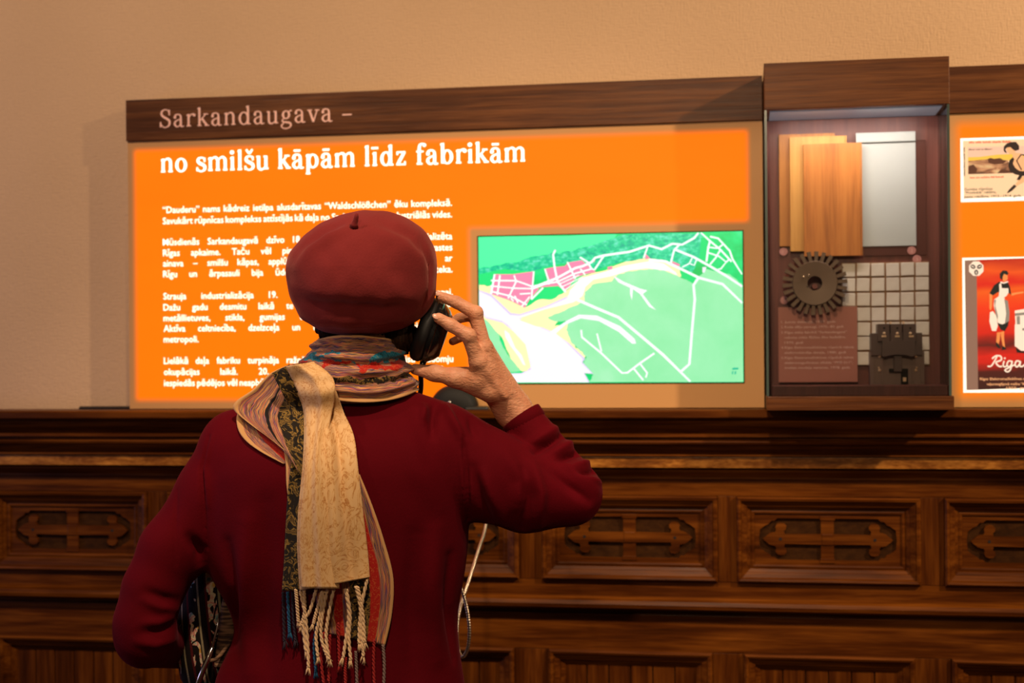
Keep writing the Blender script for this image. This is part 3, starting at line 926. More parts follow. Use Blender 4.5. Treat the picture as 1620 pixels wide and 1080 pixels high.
P2('poster_ground', [[(135, 52), (1000, 20), (1000, 985), (150, 1016)]], M_PRED, 0.0001, pr)
P2('grey_strip', [[(52, 55), (140, 52), (152, 1016), (66, 1018)]], M_GREYP, 0.00015, pr)
P2('badge', [ell(138, 116, 58, 58, 8, 0.39)], M_CRM, 0.0003, pr)
def petal(ang_, r0, ra_, rb_, n=14):
    ca, sa = math.cos(ang_), math.sin(ang_)
    return [(138 + ca * (r0 + ra_ * math.cos(q)) - sa * rb_ * math.sin(q), 116 + sa * (r0 + ra_ * math.cos(q)) + ca * rb_ * math.sin(q)) for q in [6.28318 * k / n for k in range(n)]]
P2('badge_mark', [petal(a_, 28, 20, 15) for a_ in (1.571, 3.665, 5.760)], M_GRN, 0.0004, pr)
P2('badge_inlay', [petal(a_, 30, 12, 4) for a_ in (1.571, 3.665, 5.760)], M_CRM, 0.00045, pr)
# woman
P2('figure_hair', [[(315, 190), (312, 155), (335, 130), (365, 132), (378, 150), (370, 165), (345, 155), (335, 175), (332, 200)]], M_GRN, 0.0004, pr)
P2('figure_skin', [[(335, 165), (350, 152), (370, 160), (372, 195), (352, 214), (335, 208)], [(236, 300), (258, 305), (255, 400), (245, 430), (236, 410)], [(398, 300), (440, 292), (490, 286), (490, 298), (440, 306), (400, 318)],
                   [(292, 590), (318, 588), (312, 650), (300, 690), (286, 670)], [(318, 588), (345, 580), (345, 640), (352, 700), (335, 690), (325, 640)]], M_LEG, 0.0003, pr)
P2('figure_dress', [[(305, 215), (270, 240), (236, 300), (262, 315), (300, 290), (320, 300), (385, 300), (398, 312), (388, 250), (372, 216)], [(295, 520), (320, 570), (350, 580), (375, 540), (380, 500), (300, 500)],
                    [(284, 660), (300, 672), (322, 712), (300, 705), (284, 685)], [(335, 690), (352, 700), (362, 716), (325, 722)]], M_GRN, 0.00042, pr)
P2('figure_apron', [[(308, 232), (322, 222), (328, 262), (376, 262), (378, 295), (362, 320), (345, 330), (362, 380), (372, 450), (358, 520), (330, 530), (300, 520), (282, 450), (268, 390), (272, 345), (305, 322), (310, 280)],
                    [(318, 212), (345, 218), (372, 208), (376, 218), (345, 228), (316, 224)], [(240, 440), (262, 432), (290, 470), (298, 540), (285, 580), (255, 578), (236, 510)]], M_CRM, 0.0005, pr)
P2('apron_shade', [[(345, 345), (372, 355), (385, 440), (382, 505), (350, 525), (360, 450), (352, 380)], [(272, 350), (285, 345), (280, 390), (300, 470), (296, 500), (278, 440)]], M_SH, 0.00055, pr)
# machine
P2('machine_body', [[(424, 530), (640, 530), (640, 700), (540, 730), (470, 725), (424, 690)], [(424, 428), (500, 415), (640, 418), (640, 530), (430, 530)]], M_CRM, 0.0003, pr)
P2('machine_band', [[(426, 448), (500, 440), (640, 440), (640, 462), (500, 460), (426, 468)], [(438, 470), (462, 468), (464, 530), (440, 530)], [(480, 558), (560, 556), (560, 574), (480, 576)]], M_SH, 0.0004, pr)
P2('machine_shadow', [[(430, 700), (470, 728), (560, 735), (560, 750), (440, 740)], [(500, 300), (512, 300), (512, 416), (500, 416)]], M_GRN, 0.00025, pr)
rg = MB()
Mx = lambda u, w: c2(u, w)
for pts, w in [([(222, 842), (250, 838), (275, 800), (292, 768)], 10), ([(255, 785), (285, 764), (320, 768), (322, 795), (285, 812), (305, 840), (330, 842)], 11),
               ([(345, 800), (338, 835), (352, 846), (368, 832)], 10), ([(402, 806), (380, 802), (366, 826), (380, 846), (400, 826), (404, 804), (394, 860), (372, 882), (352, 868), (400, 842), (428, 828)], 10),
               ([(462, 806), (438, 802), (426, 828), (440, 846), (460, 824), (466, 804), (462, 838), (480, 842), (500, 826)], 11)]:
    brush(rg, pts, [w * 1.1] * len(pts), PY - 0.0005, Mx, 8)
rg.flat([c2(*p) for p in ell(350, 782, 7, 7, 10)], PY - 0.0005)
at_origin(tag(rg.build('script_lettering', M_CRM), None, kind='stuff'), pr)
cp = MB()
for s_, u, v, wd in [('Rīgas Elektromašīnbūves rūpnīcas', 165, 944, 430), ('veļasmazgājamā mašīna “Riga-55”,', 215, 982, 360), ('1955. gads', 362, 1012, 170)]:
    x, z = c2(u, v); x2, _ = c2(u + wd, v)
    put_text(cp, s_, x, z, PY - 0.0005, 0.0075, width=x2 - x, offset=0.015)
at_origin(tag(cp.build('caption_print', M_SKINP), None, kind='stuff'), pr)

# ================================================================== display case
CX0, CX1 = 0.0460, 0.4210
CY = -0.190
t = NT('pane_glass')
tr = t.add('ShaderNodeBsdfTransparent'); tr.inputs[0].default_value = (0.93, 0.95, 0.94, 1)
gl = t.add('ShaderNodeBsdfGlossy'); gl.inputs['Roughness'].default_value = 0.02
fz = t.add('ShaderNodeFresnel'); fz.inputs[0].default_value = 1.45
mx = t.add('ShaderNodeMixShader'); t.link(fz.outputs[0], mx.inputs[0]); t.link(tr.outputs[0], mx.inputs[1]); t.link(gl.outputs[0], mx.inputs[2])
t.link(mx.outputs[0], t.n['Material Output'].inputs[0])
M_PANE = t.m
M_EDGE = plain('glass_edge', (0.05, 0.075, 0.065, 1), 0.2)
M_UNDERGLOW = glow('case_lamp_glow', (0.80, 0.82, 1.0, 1), 0.10)  # faint bluish emission standing in for light on the header's underside

dc = empty('display_case', (0.2335, -0.1, 1.3285))
tag(dc, 'glazed walnut display case mounted between the two orange panels', 'display case')
at_origin(MB().box(CX0, CX1, CY - 0.002, -0.0005, 1.9585, 2.0560, 0.0015).build('header', M_WALNUT), dc)
at_origin(MB().box(CX0 + 0.001, CX1 - 0.001, -0.052, -0.0005, 1.352, 1.9583, 0.001).build('backboard', M_WALNUT_RED), dc)
at_origin(MB().box(CX0 + 0.012, CX1 - 0.006, CY + 0.012, -0.0525, 1.3585, 1.3800, 0.0015).build('plinth', M_WALNUT_RED), dc)
at_origin(MB().box(CX0, CX1 + 0.004, CY - 0.004, -0.0005, 1.3290, 1.3583, 0.0015).build('base_board', M_WALNUT), dc)
for nm, b in (('side_pane', (CX0 + 0.0005, CX0 + 0.0055, CY, -0.053, 1.3590, 1.9580)), ('side_pane', (CX1 - 0.0055, CX1 - 0.0005, CY, -0.053, 1.3590, 1.9580)),
              ('front_pane', (CX0 + 0.006, CX1 - 0.006, CY, CY + 0.005, 1.3590, 1.9580))):
    at_origin(MB().box(*b).build(nm, M_PANE), dc)
for x in (CX0 + 0.0003, CX1 - 0.0053):
    at_origin(MB().box(x, x + 0.005, CY - 0.0006, CY - 0.0001, 1.3592, 1.9578).build('pane_edge', M_EDGE), dc)
at_origin(MB().box(CX0 + 0.012, CX1 - 0.012, -0.172, -0.060, 1.9560, 1.9584, 0.0008).build('underside_glow', M_UNDERGLOW), dc)  # thin sheet under the header, its lit look put into the emission
ld = bpy.data.lights.new('case_lamp_glow', 'AREA'); ld.energy = 1.05; ld.color = (1.0, 0.86, 0.78); ld.shape = 'RECTANGLE'; ld.size = 0.30; ld.size_y = 0.02
lo_ = bpy.data.objects.new('case_lamp_glow', ld); COL.objects.link(lo_); lo_.location = (0.2335, -0.174, 1.953); lo_.rotation_euler = (math.radians(14), 0, 0)

# ---- samples of board
def px_rect(x0, y0, x1, y1, y):
    a = wall_at(x0, y0, y); b = wall_at(x1, y1, y)
    return a[0], b[0], b[1], a[1]


PB = [wood('honey_board', (0.30, 0.09, 0.014, 1), (0.50, 0.18, 0.032, 1), (0.62, 0.25, 0.05, 1), 2, 3, 60, 0.45),
      wood('pale_board', (0.44, 0.17, 0.030, 1), (0.70, 0.32, 0.07, 1), (0.80, 0.42, 0.11, 1), 2, 3, 60, 0.45),
      wood('amber_board', (0.30, 0.085, 0.012, 1), (0.56, 0.18, 0.030, 1), (0.68, 0.26, 0.05, 1), 2, 3, 60, 0.45)]
for k, (r, y0, y1, lab) in enumerate([((1232, 213, 1322, 388), -0.0600, -0.0530, 'hindmost honey-brown board sample in the display case'),
                                      ((1249, 217, 1341, 396), -0.0680, -0.0605, 'pale middle board sample between two darker boards in the case'),
                                      ((1271, 228, 1365, 404), -0.0760, -0.0685, 'front amber board sample with straight grain in the case')]):
    x0, x1, z0, z1 = px_rect(*r, y0)
    bm_ = MB(); bm_.box(x0, x1 - 0.004, y0, y1, z0, z1, 0.0008)
    bm_.box(x1 - 0.0035, x1, y0 + 0.002, y1 - 0.002, z0, z1, 0.0006)      # tongue along one edge
    tag(bm_.build('board_sample', PB[k]), lab, 'board', 'wooden board samples in the display case')
M_ENAMEL = plain('white_enamel', (0.55, 0.56, 0.54, 1), 0.3)
x0, x1, z0, z1 = px_rect(1354, 210, 1450, 388, -0.062)
es = empty('metal_sheet', (0.5 * (x0 + x1), -0.06, z0)); tag(es, 'white painted metal sheet with folded top edge in the display case', 'metal sheet')
at_origin(MB().box(x0, x1, -0.0585, -0.0565, z0, z1, 0.0006).build('sheet', M_ENAMEL), es)
lip = MB(); lip.profile_x([(-0.0585, z1 - 0.0005), (-0.0640, z1 - 0.0010), (-0.0655, z1 - 0.005), (-0.0650, z1 - 0.021), (-0.0630, z1 - 0.0225), (-0.0585, z1 - 0.021)], x0, x1 - 0.001)
at_origin(lip.build('folded_edge', M_ENAMEL, recalc=True), es)
x0b, x1b, z0b, z1b = px_rect(1366, 224, 1466, 403, -0.055)
M_BACKP = plain('brown_sheet', (0.105, 0.030, 0.022, 1), 0.25)
tag(MB().box(x0b, x1b, -0.0560, -0.0532, z0b, z1b, 0.0005).build('sheet_sample', M_BACKP), 'glossy dark brown sheet behind the white metal sheet', 'sheet')

# ---- slotted rotor disc
gx, gz = wall_at(1289, 448, -0.092)
M_IRON = plain('oxidised_iron', (0.15, 0.088, 0.052, 1), 0.45, 0.25)
gr = empty('rotor_disc', (gx, -0.085, gz)); tag(gr, 'brown toothed metal rotor disc with round centre hole', 'metal disc')
GR, GI, GH = 0.0465, 0.0155, 0.069
seg = 52; vv_ = []; ff_ = []
for k in range(seg):
    a = 2 * math.pi * k / seg
    for r, y in ((GI, -0.097), (GR, -0.099), (GR + 0.0015, -0.097), (GR + 0.0015, -0.080), (GR, -0.078), (GI, -0.078)):
        vv_.append((r * math.cos(a), y + 0.085, r * math.sin(a)))
for k in range(seg):
    j = (k + 1) % seg
    for q in range(6):
        ff_.append((k * 6 + q, k * 6 + (q + 1) % 6, j * 6 + (q + 1) % 6, j * 6 + q))
m_ = MB(); m_.add(vv_, ff_); m_.build('disc', M_IRON, gr, angle=30, recalc=True)
tooth = MB(); tooth.add([(-0.0033, -0.0115, 0.0), (0.0033, -0.0115, 0.0), (0.0042, -0.0115, GH - GR), (-0.0042, -0.0115, GH - GR), (-0.0033, 0.006, 0.0), (0.0033, 0.006, 0.0), (0.0042, 0.006, GH - GR), (-0.0042, 0.006, GH - GR)],
                        [(0, 1, 2, 3), (7, 6, 5, 4), (0, 4, 5, 1), (1, 5, 6, 2), (2, 6, 7, 3), (3, 7, 4, 0)])
t0 = tooth.build('tooth', M_IRON, gr)
NTH = 26
for k in range(NTH):
    a = 2 * math.pi * k / NTH + 0.06
    o = t0 if k == 0 else t0.copy()
    if k: COL.objects.link(o); o.parent = gr
    o.rotation_euler = (0, math.pi / 2 - a, 0)
    o.location = ((GR - 0.0005) * math.cos(a), 0, (GR - 0.0005) * math.sin(a))
ky = MB(); ky.box(-0.0185, -0.0150, -0.0122, 0.006, -0.0105, -0.0060); ky.build('keyway', M_GAP, gr)
for dx, dz in ((-0.024, 0.0145), (-0.013, 0.0175)):
    rv = MB(); rv.lathe([(0.0001, 0.0165), (0.0018, 0.016), (0.0022, 0.0130)], (dx, 0.0, dz), (0, -1, 0), 10); rv.build('rivet', plain('bright_spot', (0.7, 0.5, 0.38, 1), 0.25, 0.8), gr)
mnt = MB(); mnt.lathe([(0.006, 0.008), (0.006, -0.0325)], (0.0, 0.0, -0.006), (0, -1, 0), 12); mnt.build('mounting_pin', M_WALNUT_RED, gr)

# ---- mosaic tiles
TY = -0.062
tx0, tz1 = wall_at(1331, 416, TY); tx1, tz0 = wall_at(1471.5, 578, TY)
M_GROUT = plain('grout', (0.36, 0.19, 0.09, 1), 0.85)
t = NT('glazed_tile'); nn = t.noise(t.coord('Object', scale=(40, 40, 40)), 1, 3)
t.set(Base_Color=t.ramp(nn, [(0.3, (0.78, 0.66, 0.58, 1)), (0.7, (0.88, 0.78, 0.70, 1))]), Roughness=0.35)
M_TILE = t.m
mo = empty('tile_mosaic', (0.5 * (tx0 + tx1), TY, tz0)); tag(mo, 'sheet of square cream mosaic tiles in the display case', 'tiles')
at_origin(MB().box(tx0, tx1, -0.0575, -0.0532, tz0, tz1, 0.0008).build('grout_bed', M_GROUT), mo)
pw = (tx1 - tx0) / 6; ph = (tz1 - tz0) / 7
tmesh = []
for k in range(4):
    j = 0.0007 * k
    mb = MB(); mb.box(-0.5 * pw + 0.0017, 0.5 * pw - 0.0017, -0.0062 - j * 0.4, 0.0, -0.5 * ph + 0.0017 + j * 0.3, 0.5 * ph - 0.0017, 0.0014)
    tmesh.append(mb)
protos = []
for i in range(6):
    for j in range(7):
        k = random.randint(0, 3)
        if len(protos) < 4 and (len(protos) == 0 or True) and len(protos) == i * 7 + j:
            o = tmesh[len(protos)].build('tile', M_TILE); protos.append(o)
        else:
            o = protos[k].copy(); COL.objects.link(o)
        o.parent = mo
        o.location = (tx0 + (i + 0.5) * pw - 0.5 * (tx0 + tx1) + random.uniform(-.0006, .0006), -0.0577 - TY, (j + 0.5) * ph + random.uniform(-.0006, .0006))
        o.rotation_euler = (random.uniform(-.03, .03), random.uniform(-.03, .03), random.uniform(-.03, .03))

# ---- label
x0, x1, z0, z1 = px_rect(1231, 486, 1357, 604, -0.0755)
M_LABEL = plain('rose_brown_card', (0.44, 0.150, 0.105, 1), 0.45)
M_LBTXT = plain('pale_pink_print', (0.80, 0.47, 0.40, 1), 0.6)
lab = empty('caption_plate', (0.5 * (x0 + x1), -0.073, z0)); tag(lab, 'rose-brown caption plate with numbered list beneath the rotor disc', 'sign')
at_origin(MB().box(x0, x1, -0.0755, -0.0715, z0, z1, 0.0006).build('plate', M_LABEL), lab)
for sx_ in (x0 + 0.03, x1 - 0.03):
    st_ = MB(); st_.lathe([(0.004, 0.0), (0.004, 0.0185)], (sx_, -0.0530, 0.5 * (z0 + z1)), (0, -1, 0), 10); at_origin(st_.build('standoff', M_BLACK), lab)
lt = MB()
lines = [(238, 'Jumta dakstiņš, 1937. gads', '1.', 665), (303, 'Koka dēļu paraugi, 1970.–80. gadi', '2.', 770), (375, 'Rīgas stikla fabrikā “Sarkandaugava”', '3.', 815), (441, 'ražotas stikla flīzītes ēku fasādēm,', '', 800), (508, '1970. gadi', '', 240),
         (573, 'Rīgas Elektromašīnbūves rūpnīcā ražota', '4.', 905), (640, 'elektrodzinēja detaļa, 1980. gadi', '', 800), (707, 'Rīgas Elektromašīnbūves rūpnīcā ražots', '5.', 900), (773, 'elektromagnētiskais slēdzis “PME-211”,', '', 890), (838, 'trešais modeļa variants, 1978. gads', '', 850)]
for v, s_, nmb, wd in lines:
    xa, za = wall_at(1225 + 135 / 8.307, 480 + (v + 20) / 8.307, -0.0757); xb, _ = wall_at(1225 + (135 + wd) / 8.307, 480, -0.0757)
    put_text(lt, s_, xa, za, -0.0758, 0.0072, width=xb - xa, offset=0.012)
    if nmb:
        xn, _ = wall_at(1225 + 88 / 8.307, 480, -0.0757); put_text(lt, nmb, xn, za, -0.0758, 0.0072, offset=0.012)
at_origin(tag(lt.build('caption_lettering', M_LBTXT), None, kind='stuff'), lab)

# ---- numbered discs
t = NT('clear_pink_disc'); t.set(Base_Color=(0.62, 0.27, 0.24, 1), Roughness=0.2); M_DISC = t.m
for k, (px, py, wh) in enumerate([(1239.7, 398, 'below the wooden board samples'), (1442.5, 396, 'just under the white metal sheet'), (1451, 410, 'at the top edge of the mosaic tiles'), (1241, 475, 'beside the lower left of the rotor disc')]):
    x, z = wall_at(px, py, -0.058)
    nd = empty('number_disc', (x, -0.0532, z)); tag(nd, 'small round pink number disc ' + wh, 'disc', 'number discs in the display case')
    yb = 0.0 if k != 2 else -0.0
    d_ = MB(); d_.lathe([(0.0088, 0.0), (0.0092, 0.001), (0.0092, 0.0030), (0.0084, 0.0040)], (0, yb, 0), (0, -1, 0), 24); d_.build('disc', M_DISC, nd, angle=30)
    nt_ = MB(); put_text(nt_, str(k + 1), -0.0022, -0.0035, -0.0042 + yb, 0.010); nt_.build('numeral', M_LBTXT, nd)

# ---- contactor
c3_ = lambda u, v, y=-0.10: wall_at(1360 + u / 9.0, 500 + v / 9.0, y)
M_BAK = plain('brown_bakelite', (0.095, 0.050, 0.042, 1), 0.42); M_BAK2 = plain('grey_brown_casting', (0.19, 0.110, 0.085, 1), 0.5); M_BRASS = plain('brass_screw', (0.90, 0.60, 0.38, 1), 0.3, 0.25)
bx_, bz_ = c3_(535, 1010)
ct = empty('contactor_switch', (bx_, -0.10, bz_)); tag(ct, 'dark brown three-pole electrical contactor standing in the case', 'switch')


def cbx(name, u0, v0, u1, v1, y0, y1, mat, ch=0.001):
    xa, za = c3_(u0, v1, y0); xb, zb = c3_(u1, v0, y0)
    return at_origin(MB().box(xa, xb, y0, y1, za, zb, ch).build(name, mat), ct)


cbx('base_plate', 150, 500, 920, 1008, -0.098, -0.066, M_BAK2)
cbx('body', 165, 235, 890, 560, -0.106, -0.066, M_BAK)
for k, (a, b) in enumerate(((258, 425), (442, 603), (622, 805))):
    tb = cbx('terminal_block', a, 108, b, 360, -0.114, -0.070, M_BAK)
    sxw, szw = c3_((350, 537, 722)[k], 245, -0.115)
    at_origin(MB().lathe([(0.0001, 0.0035), (0.0025, 0.003), (0.0034, 0.0)], (sxw, -0.1141, szw), (0, -1, 0), 12).build('terminal_screw', M_BRASS, None, True), ct)
    hx, hz = c3_((350, 537, 722)[k], 170, -0.115)
    at_origin(MB().lathe([(0.0022, 0.0), (0.0022, 0.0005)], (hx, -0.1142, hz), (0, -1, 0), 10).build('wire_hole', M_GAP), ct)
    kx_, kz_ = c3_((345, 537, 735)[k], 285, -0.115)
    at_origin(MB().box(kx_ - 0.0048, kx_ + 0.0048, -0.1165, -0.1142, kz_ - 0.0022, kz_ + 0.0018, 0.0006).build('contact_plate', M_BRASS), ct)
cov = [(325, 335), (435, 362), (475, 330), (600, 330), (655, 362), (790, 335), (792, 560), (740, 575), (660, 552), (540, 545), (420, 556), (350, 578), (318, 560)]
cm = MB(); cm.prism([c3_(u, v, -0.122) for u, v in cov], -0.122, -0.104); at_origin(cm.build('arc_cover', M_BAK, recalc=True), ct)
cbx('coil_core', 492, 565, 602, 790, -0.112, -0.096, M_BAK)
cbx('coil_frame', 420, 745, 690, 800, -0.104, -0.097, M_GAP)
cbx('coil_window', 592, 790, 690, 970, -0.1025, -0.097, M_GAP)
cbx('coil_contact', 615, 870, 665, 930, -0.1045, -0.100, M_BRASS)
for u, v in ((285, 572), (800, 572), (285, 770), (800, 770)):
    xs, zs = c3_(u, v, -0.1)
    at_origin(MB().lathe([(0.0001, 0.0045), (0.0028, 0.0035), (0.0036, 0.0)], (xs, -0.0981, zs), (0, -1, 0), 12).build('fixing_screw', M_BRASS, None, True), ct)
    xs, zs = c3_(u + (-10 if u < 500 else 12), v - 36, -0.1)
    at_origin(MB().lathe([(0.0001, 0.0035), (0.0018, 0.003), (0.0022, 0.0)], (xs, -0.0981, zs), (0, -1, 0), 10).build('fixing_screw', M_BRASS, None, True), ct)
for u in (200, 330, 760, 880):
    cbx('casting_rib', u - 12, 600, u + 12, 940, -0.1005, -0.0975, M_BAK2, 0.0006)
for u, v in ((440, 85), (625, 82)):
    cbx('top_lug', u - 14, v - 10, u + 14, 112, -0.096, -0.090, M_BRASS, 0.0004)

# ---- handset cradle on the lower edge of the orange panel
hx, hz = wall_at(717, 648, -0.09)
hk = empty('handset_cradle', (hx, -0.06, hz)); tag(hk, 'black round handset cradle at the lower edge of the orange panel', 'cradle')
at_origin(MB().lathe([(0.046, 0.0), (0.054, 0.004), (0.056, 0.020), (0.053, 0.034), (0.044, 0.044), (0.020, 0.049), (0.001, 0.050)], (hx, LBY - 0.0002, hz), (0, -1, 0), 40).build('cup', plain('matt_black', (0.005, 0.005, 0.005, 1), 0.6, 0, 0.25), None, True), hk)
at_origin(MB().lathe([(0.0001, 0.004), (0.0028, 0.003), (0.004, 0.0)], (hx - 0.004, LBY - 0.0488, hz + 0.018), (0, -1, 0), 12).build('screw', plain('steel', (0.6, 0.58, 0.55, 1), 0.25, 0.9), None, True), hk)
at_origin(MB().box(hx + 0.030, hx + 0.085, LBY - 0.055, LBY - 0.0002, hz - 0.020, hz + 0.008, 0.006).build('dark_bar', M_BLACK), hk)  # plain black bar to the right of the cup

# ================================================================== the person: distance-field modelling helpers
def smin(a, b, k):
    h = np.clip(0.5 + 0.5 * (b - a) / k, 0, 1)
    return b * (1 - h) + a * h - k * h * (1 - h)


class Field:
    """a sampled distance field in the person's frame; shapes are blended in one after another"""
    def __init__(s, lo, hi, h):
        s.lo = np.array(lo, float); s.h = h
        s.n = np.ceil((np.array(hi) - s.lo) / h).astype(int) + 1
        s.F = np.full(s.n, 1.0, np.float32)
        s.ax = [s.lo[i] + h * np.arange(s.n[i]) for i in range(3)]

    def sub(s, lo, hi):
        a = np.clip(np.floor((np.array(lo) - s.lo) / s.h).astype(int), 0, s.n)
        b = np.clip(np.ceil((np.array(hi) - s.lo) / s.h).astype(int) + 1, 0, s.n)
        if np.any(b <= a): return None, None
        sl = tuple(slice(a[i], b[i]) for i in range(3))
        g = np.meshgrid(*[s.ax[i][sl[i]] for i in range(3)], indexing='ij')
        return sl, g

    def blend(s, sl, d, k, op):
        A = s.F[sl]
        if op == 'u': s.F[sl] = smin(A, d.astype(np.float32), k) if k > 0 else np.minimum(A, d)
        elif op == 's': s.F[sl] = -smin(-A, d.astype(np.float32), k)      # subtract

    def cone(s, a, b, ra, rb, k=0.02, op='u', cut=None, sq=(1, 1, 1)):
        """round cone; cut = (point, normal): keep the side the normal points away from"""
        a = np.array(a, float); b = np.array(b, float); m = max(ra, rb) + k + 2 * s.h + 0.01
        sl, g = s.sub(np.minimum(a, b) - m, np.maximum(a, b) + m)
        if sl is None: return
        ab = b - a; L2 = ab @ ab
        px, py, pz = g[0] - a[0], g[1] - a[1], g[2] - a[2]
        t = np.clip((px * ab[0] + py * ab[1] + pz * ab[2]) / L2, 0, 1)
        dx, dy, dz = (px - t * ab[0]) * sq[0], (py - t * ab[1]) * sq[1], (pz - t * ab[2]) * sq[2]
        d = np.sqrt(dx * dx + dy * dy + dz * dz) - (ra + (rb - ra) * t)
        if cut is not None:
            p, n = np.array(cut[0], float), np.array(cut[1], float); n = n / np.linalg.norm(n)
            d = np.maximum(d, (g[0] - p[0]) * n[0] + (g[1] - p[1]) * n[1] + (g[2] - p[2]) * n[2])
        s.blend(sl, d, k, op)

    def chain(s, pts, rads, k=0.01, **kw):
        for i in range(len(pts) - 1): s.cone(pts[i], pts[i + 1], rads[i], rads[i + 1], k, **kw)

    def ellipsoid(s, c, r, k=0.02, op='u', rotx=0.0):
        c = np.array(c, float); r = np.array(r, float); m = r.max() + k + 2 * s.h
        sl, g = s.sub(c - m, c + m)
        if sl is None: return
        x, y, z = g[0] - c[0], g[1] - c[1], g[2] - c[2]
        if rotx:
            cs, sn = math.cos(rotx), math.sin(rotx); y, z = y * cs + z * sn, -y * sn + z * cs
        q = np.sqrt((x / r[0]) ** 2 + (y / r[1]) ** 2 + (z / r[2]) ** 2)
        q2 = np.sqrt((x / r[0] ** 2) ** 2 + (y / r[1] ** 2) ** 2 + (z / r[2] ** 2) ** 2) + 1e-9
        s.blend(sl, q * (q - 1) / q2, k, op)

    def loft(s, zs, cx, cy, hx, hy, k=0.02, power=2.0):
        """stack of ellipses along z, smooth between the given stations"""
        o = np.argsort(zs); zs, cx, cy, hx, hy = [np.array(v, float)[o] for v in (zs, cx, cy, hx, hy)]
        m = k + 2 * s.h
        sl, g = s.sub((float((cx - hx).min()) - m, float((cy - hy).min()) - m, zs[0]), (float((cx + hx).max()) + m, float((cy + hy).max()) + m, zs[-1]))
        if sl is None: return
        z1 = s.ax[2][sl[2]]

        def ip(v):
            f = np.interp(z1, zs, v); w = 7
            f = np.convolve(np.pad(f, w, mode='edge'), np.ones(2 * w + 1) / (2 * w + 1), 'valid')
            return f[None, None, :]
        a, b = ip(hx), ip(hy)
        X, Y = (g[0] - ip(cx)) / a, (g[1] - ip(cy)) / b
        q = (np.abs(X) ** power + np.abs(Y) ** power) ** (1 / power)
        d = (q - 1) * np.minimum(a, b)
        dz = np.maximum(z1[0] - 0 * z1, 0)[None, None, :] * 0
        s.blend(sl, d + dz, k, 'u')

    def mesh(s):
        """surface nets"""
        F = s.F; ng = F < 0
        nx, ny, nz = F.shape
        cnt = np.zeros((nx - 1, ny - 1, nz - 1), np.int8)
        for i in (0, 1):
            for j in (0, 1):
                for k in (0, 1):
                    cnt += ng[i:nx - 1 + i, j:ny - 1 + j, k:nz - 1 + k]
        act = (cnt > 0) & (cnt < 8)
        I = np.argwhere(act)
        idx = -np.ones(act.shape, np.int64); idx[act] = np.arange(len(I))
        acc = np.zeros((len(I), 3)); num = np.zeros(len(I))
        cr = [(i, j, k) for i in (0, 1) for j in (0, 1) for k in (0, 1)]
        val = {c: F[I[:, 0] + c[0], I[:, 1] + c[1], I[:, 2] + c[2]].astype(float) for c in cr}
        for c in cr:
            for ax in range(3):
                if c[ax] == 0:
                    d = list(c); d[ax] = 1; d = tuple(d)
                    fa, fb = val[c], val[d]
                    m = (fa < 0) != (fb < 0)
                    t = np.where(m, fa / (fa - fb + 1e-12), 0)
                    p = np.zeros((len(I), 3)) + np.array(c, float); p[:, ax] = t
                    acc[m] += p[m]; num[m] += 1
        V = s.lo + s.h * (I + acc / num[:, None])
        quads = []
        for ax in range(3):
            o1, o2 = (ax + 1) % 3, (ax + 2) % 3
            A = np.take(ng, range(0, F.shape[ax] - 1), ax); B = np.take(ng, range(1, F.shape[ax]), ax)
            E_ = np.argwhere(A != B)
            E_ = E_[(E_[:, o1] > 0) & (E_[:, o2] > 0) & (E_[:, o1] < F.shape[o1] - 1) & (E_[:, o2] < F.shape[o2] - 1)]
            flip = A[tuple(E_.T)]
            q = []
            for da, db in ((-1, -1), (0, -1), (0, 0), (-1, 0)):
                e = E_.copy(); e[:, o1] += da; e[:, o2] += db
                q.append(idx[tuple(e.T)])
            q = np.stack(q, 1); q[~flip] = q[~flip][:, ::-1]
            quads.append(q)
        Q = np.concatenate(quads)
        Q = Q[(Q >= 0).all(1)]
        return V, Q


def vnormals(V, Q):
    n = np.cross(V[Q[:, 2]] - V[Q[:, 0]], V[Q[:, 3]] - V[Q[:, 1]])
    N = np.zeros_like(V)
    for i in range(4): np.add.at(N, Q[:, i], n)
    return N / (np.linalg.norm(N, axis=1, keepdims=True) + 1e-12)


def relax(V, Q, it=2, lam=0.5):
    E_ = np.concatenate([Q[:, [0, 1]], Q[:, [1, 2]], Q[:, [2, 3]], Q[:, [3, 0]]])
    for _ in range(it):
        S = np.zeros_like(V); c = np.zeros(len(V))
        np.add.at(S, E_[:, 0], V[E_[:, 1]]); np.add.at(S, E_[:, 1], V[E_[:, 0]])
        np.add.at(c, E_[:, 0], 1); np.add.at(c, E_[:, 1], 1)
        V = V * (1 - lam) + lam * S / np.maximum(c, 1)[:, None]
    return V


PX, PYD = loc_at(545, 561, 2.41)[0], 2.41
person = empty('person', tuple(loc_to_world(np.array([[PX, PYD, 0.0]]))[0]))
person.rotation_euler = (0, 0, YAW)
tag(person, 'person seen from behind in burgundy sweater, beret and patterned scarf, holding earpiece', 'person')


def to_obj(name, V, Fc, mat, parent=None, smooth=True, uv=None):
    """mesh from points in the person's frame (x right, y depth, z up), stored relative to the person"""
    V = np.asarray(V, float) - np.array([PX, PYD, 0.0])
    me = bpy.data.meshes.new(name); me.from_pydata(V.tolist(), [], [tuple(int(i) for i in f) for f in Fc])
    mats = mat if isinstance(mat, (list, tuple)) else [mat]
    for m in mats: me.materials.append(m)
    if smooth: me.polygons.foreach_set('use_smooth', [True] * len(me.polygons))
    if uv is not None:
        l = me.uv_layers.new(name='UVMap'); li = np.empty(len(me.loops), np.int64); me.loops.foreach_get('vertex_index', li)
        l.data.foreach_set('uv', np.asarray(uv, np.float32)[li].ravel())
    me.update()
    o = bpy.data.objects.new(name, me); COL.objects.link(o)
    o.parent = person if parent is None else parent
    return o


L = loc_at
SC = 2.41 / F

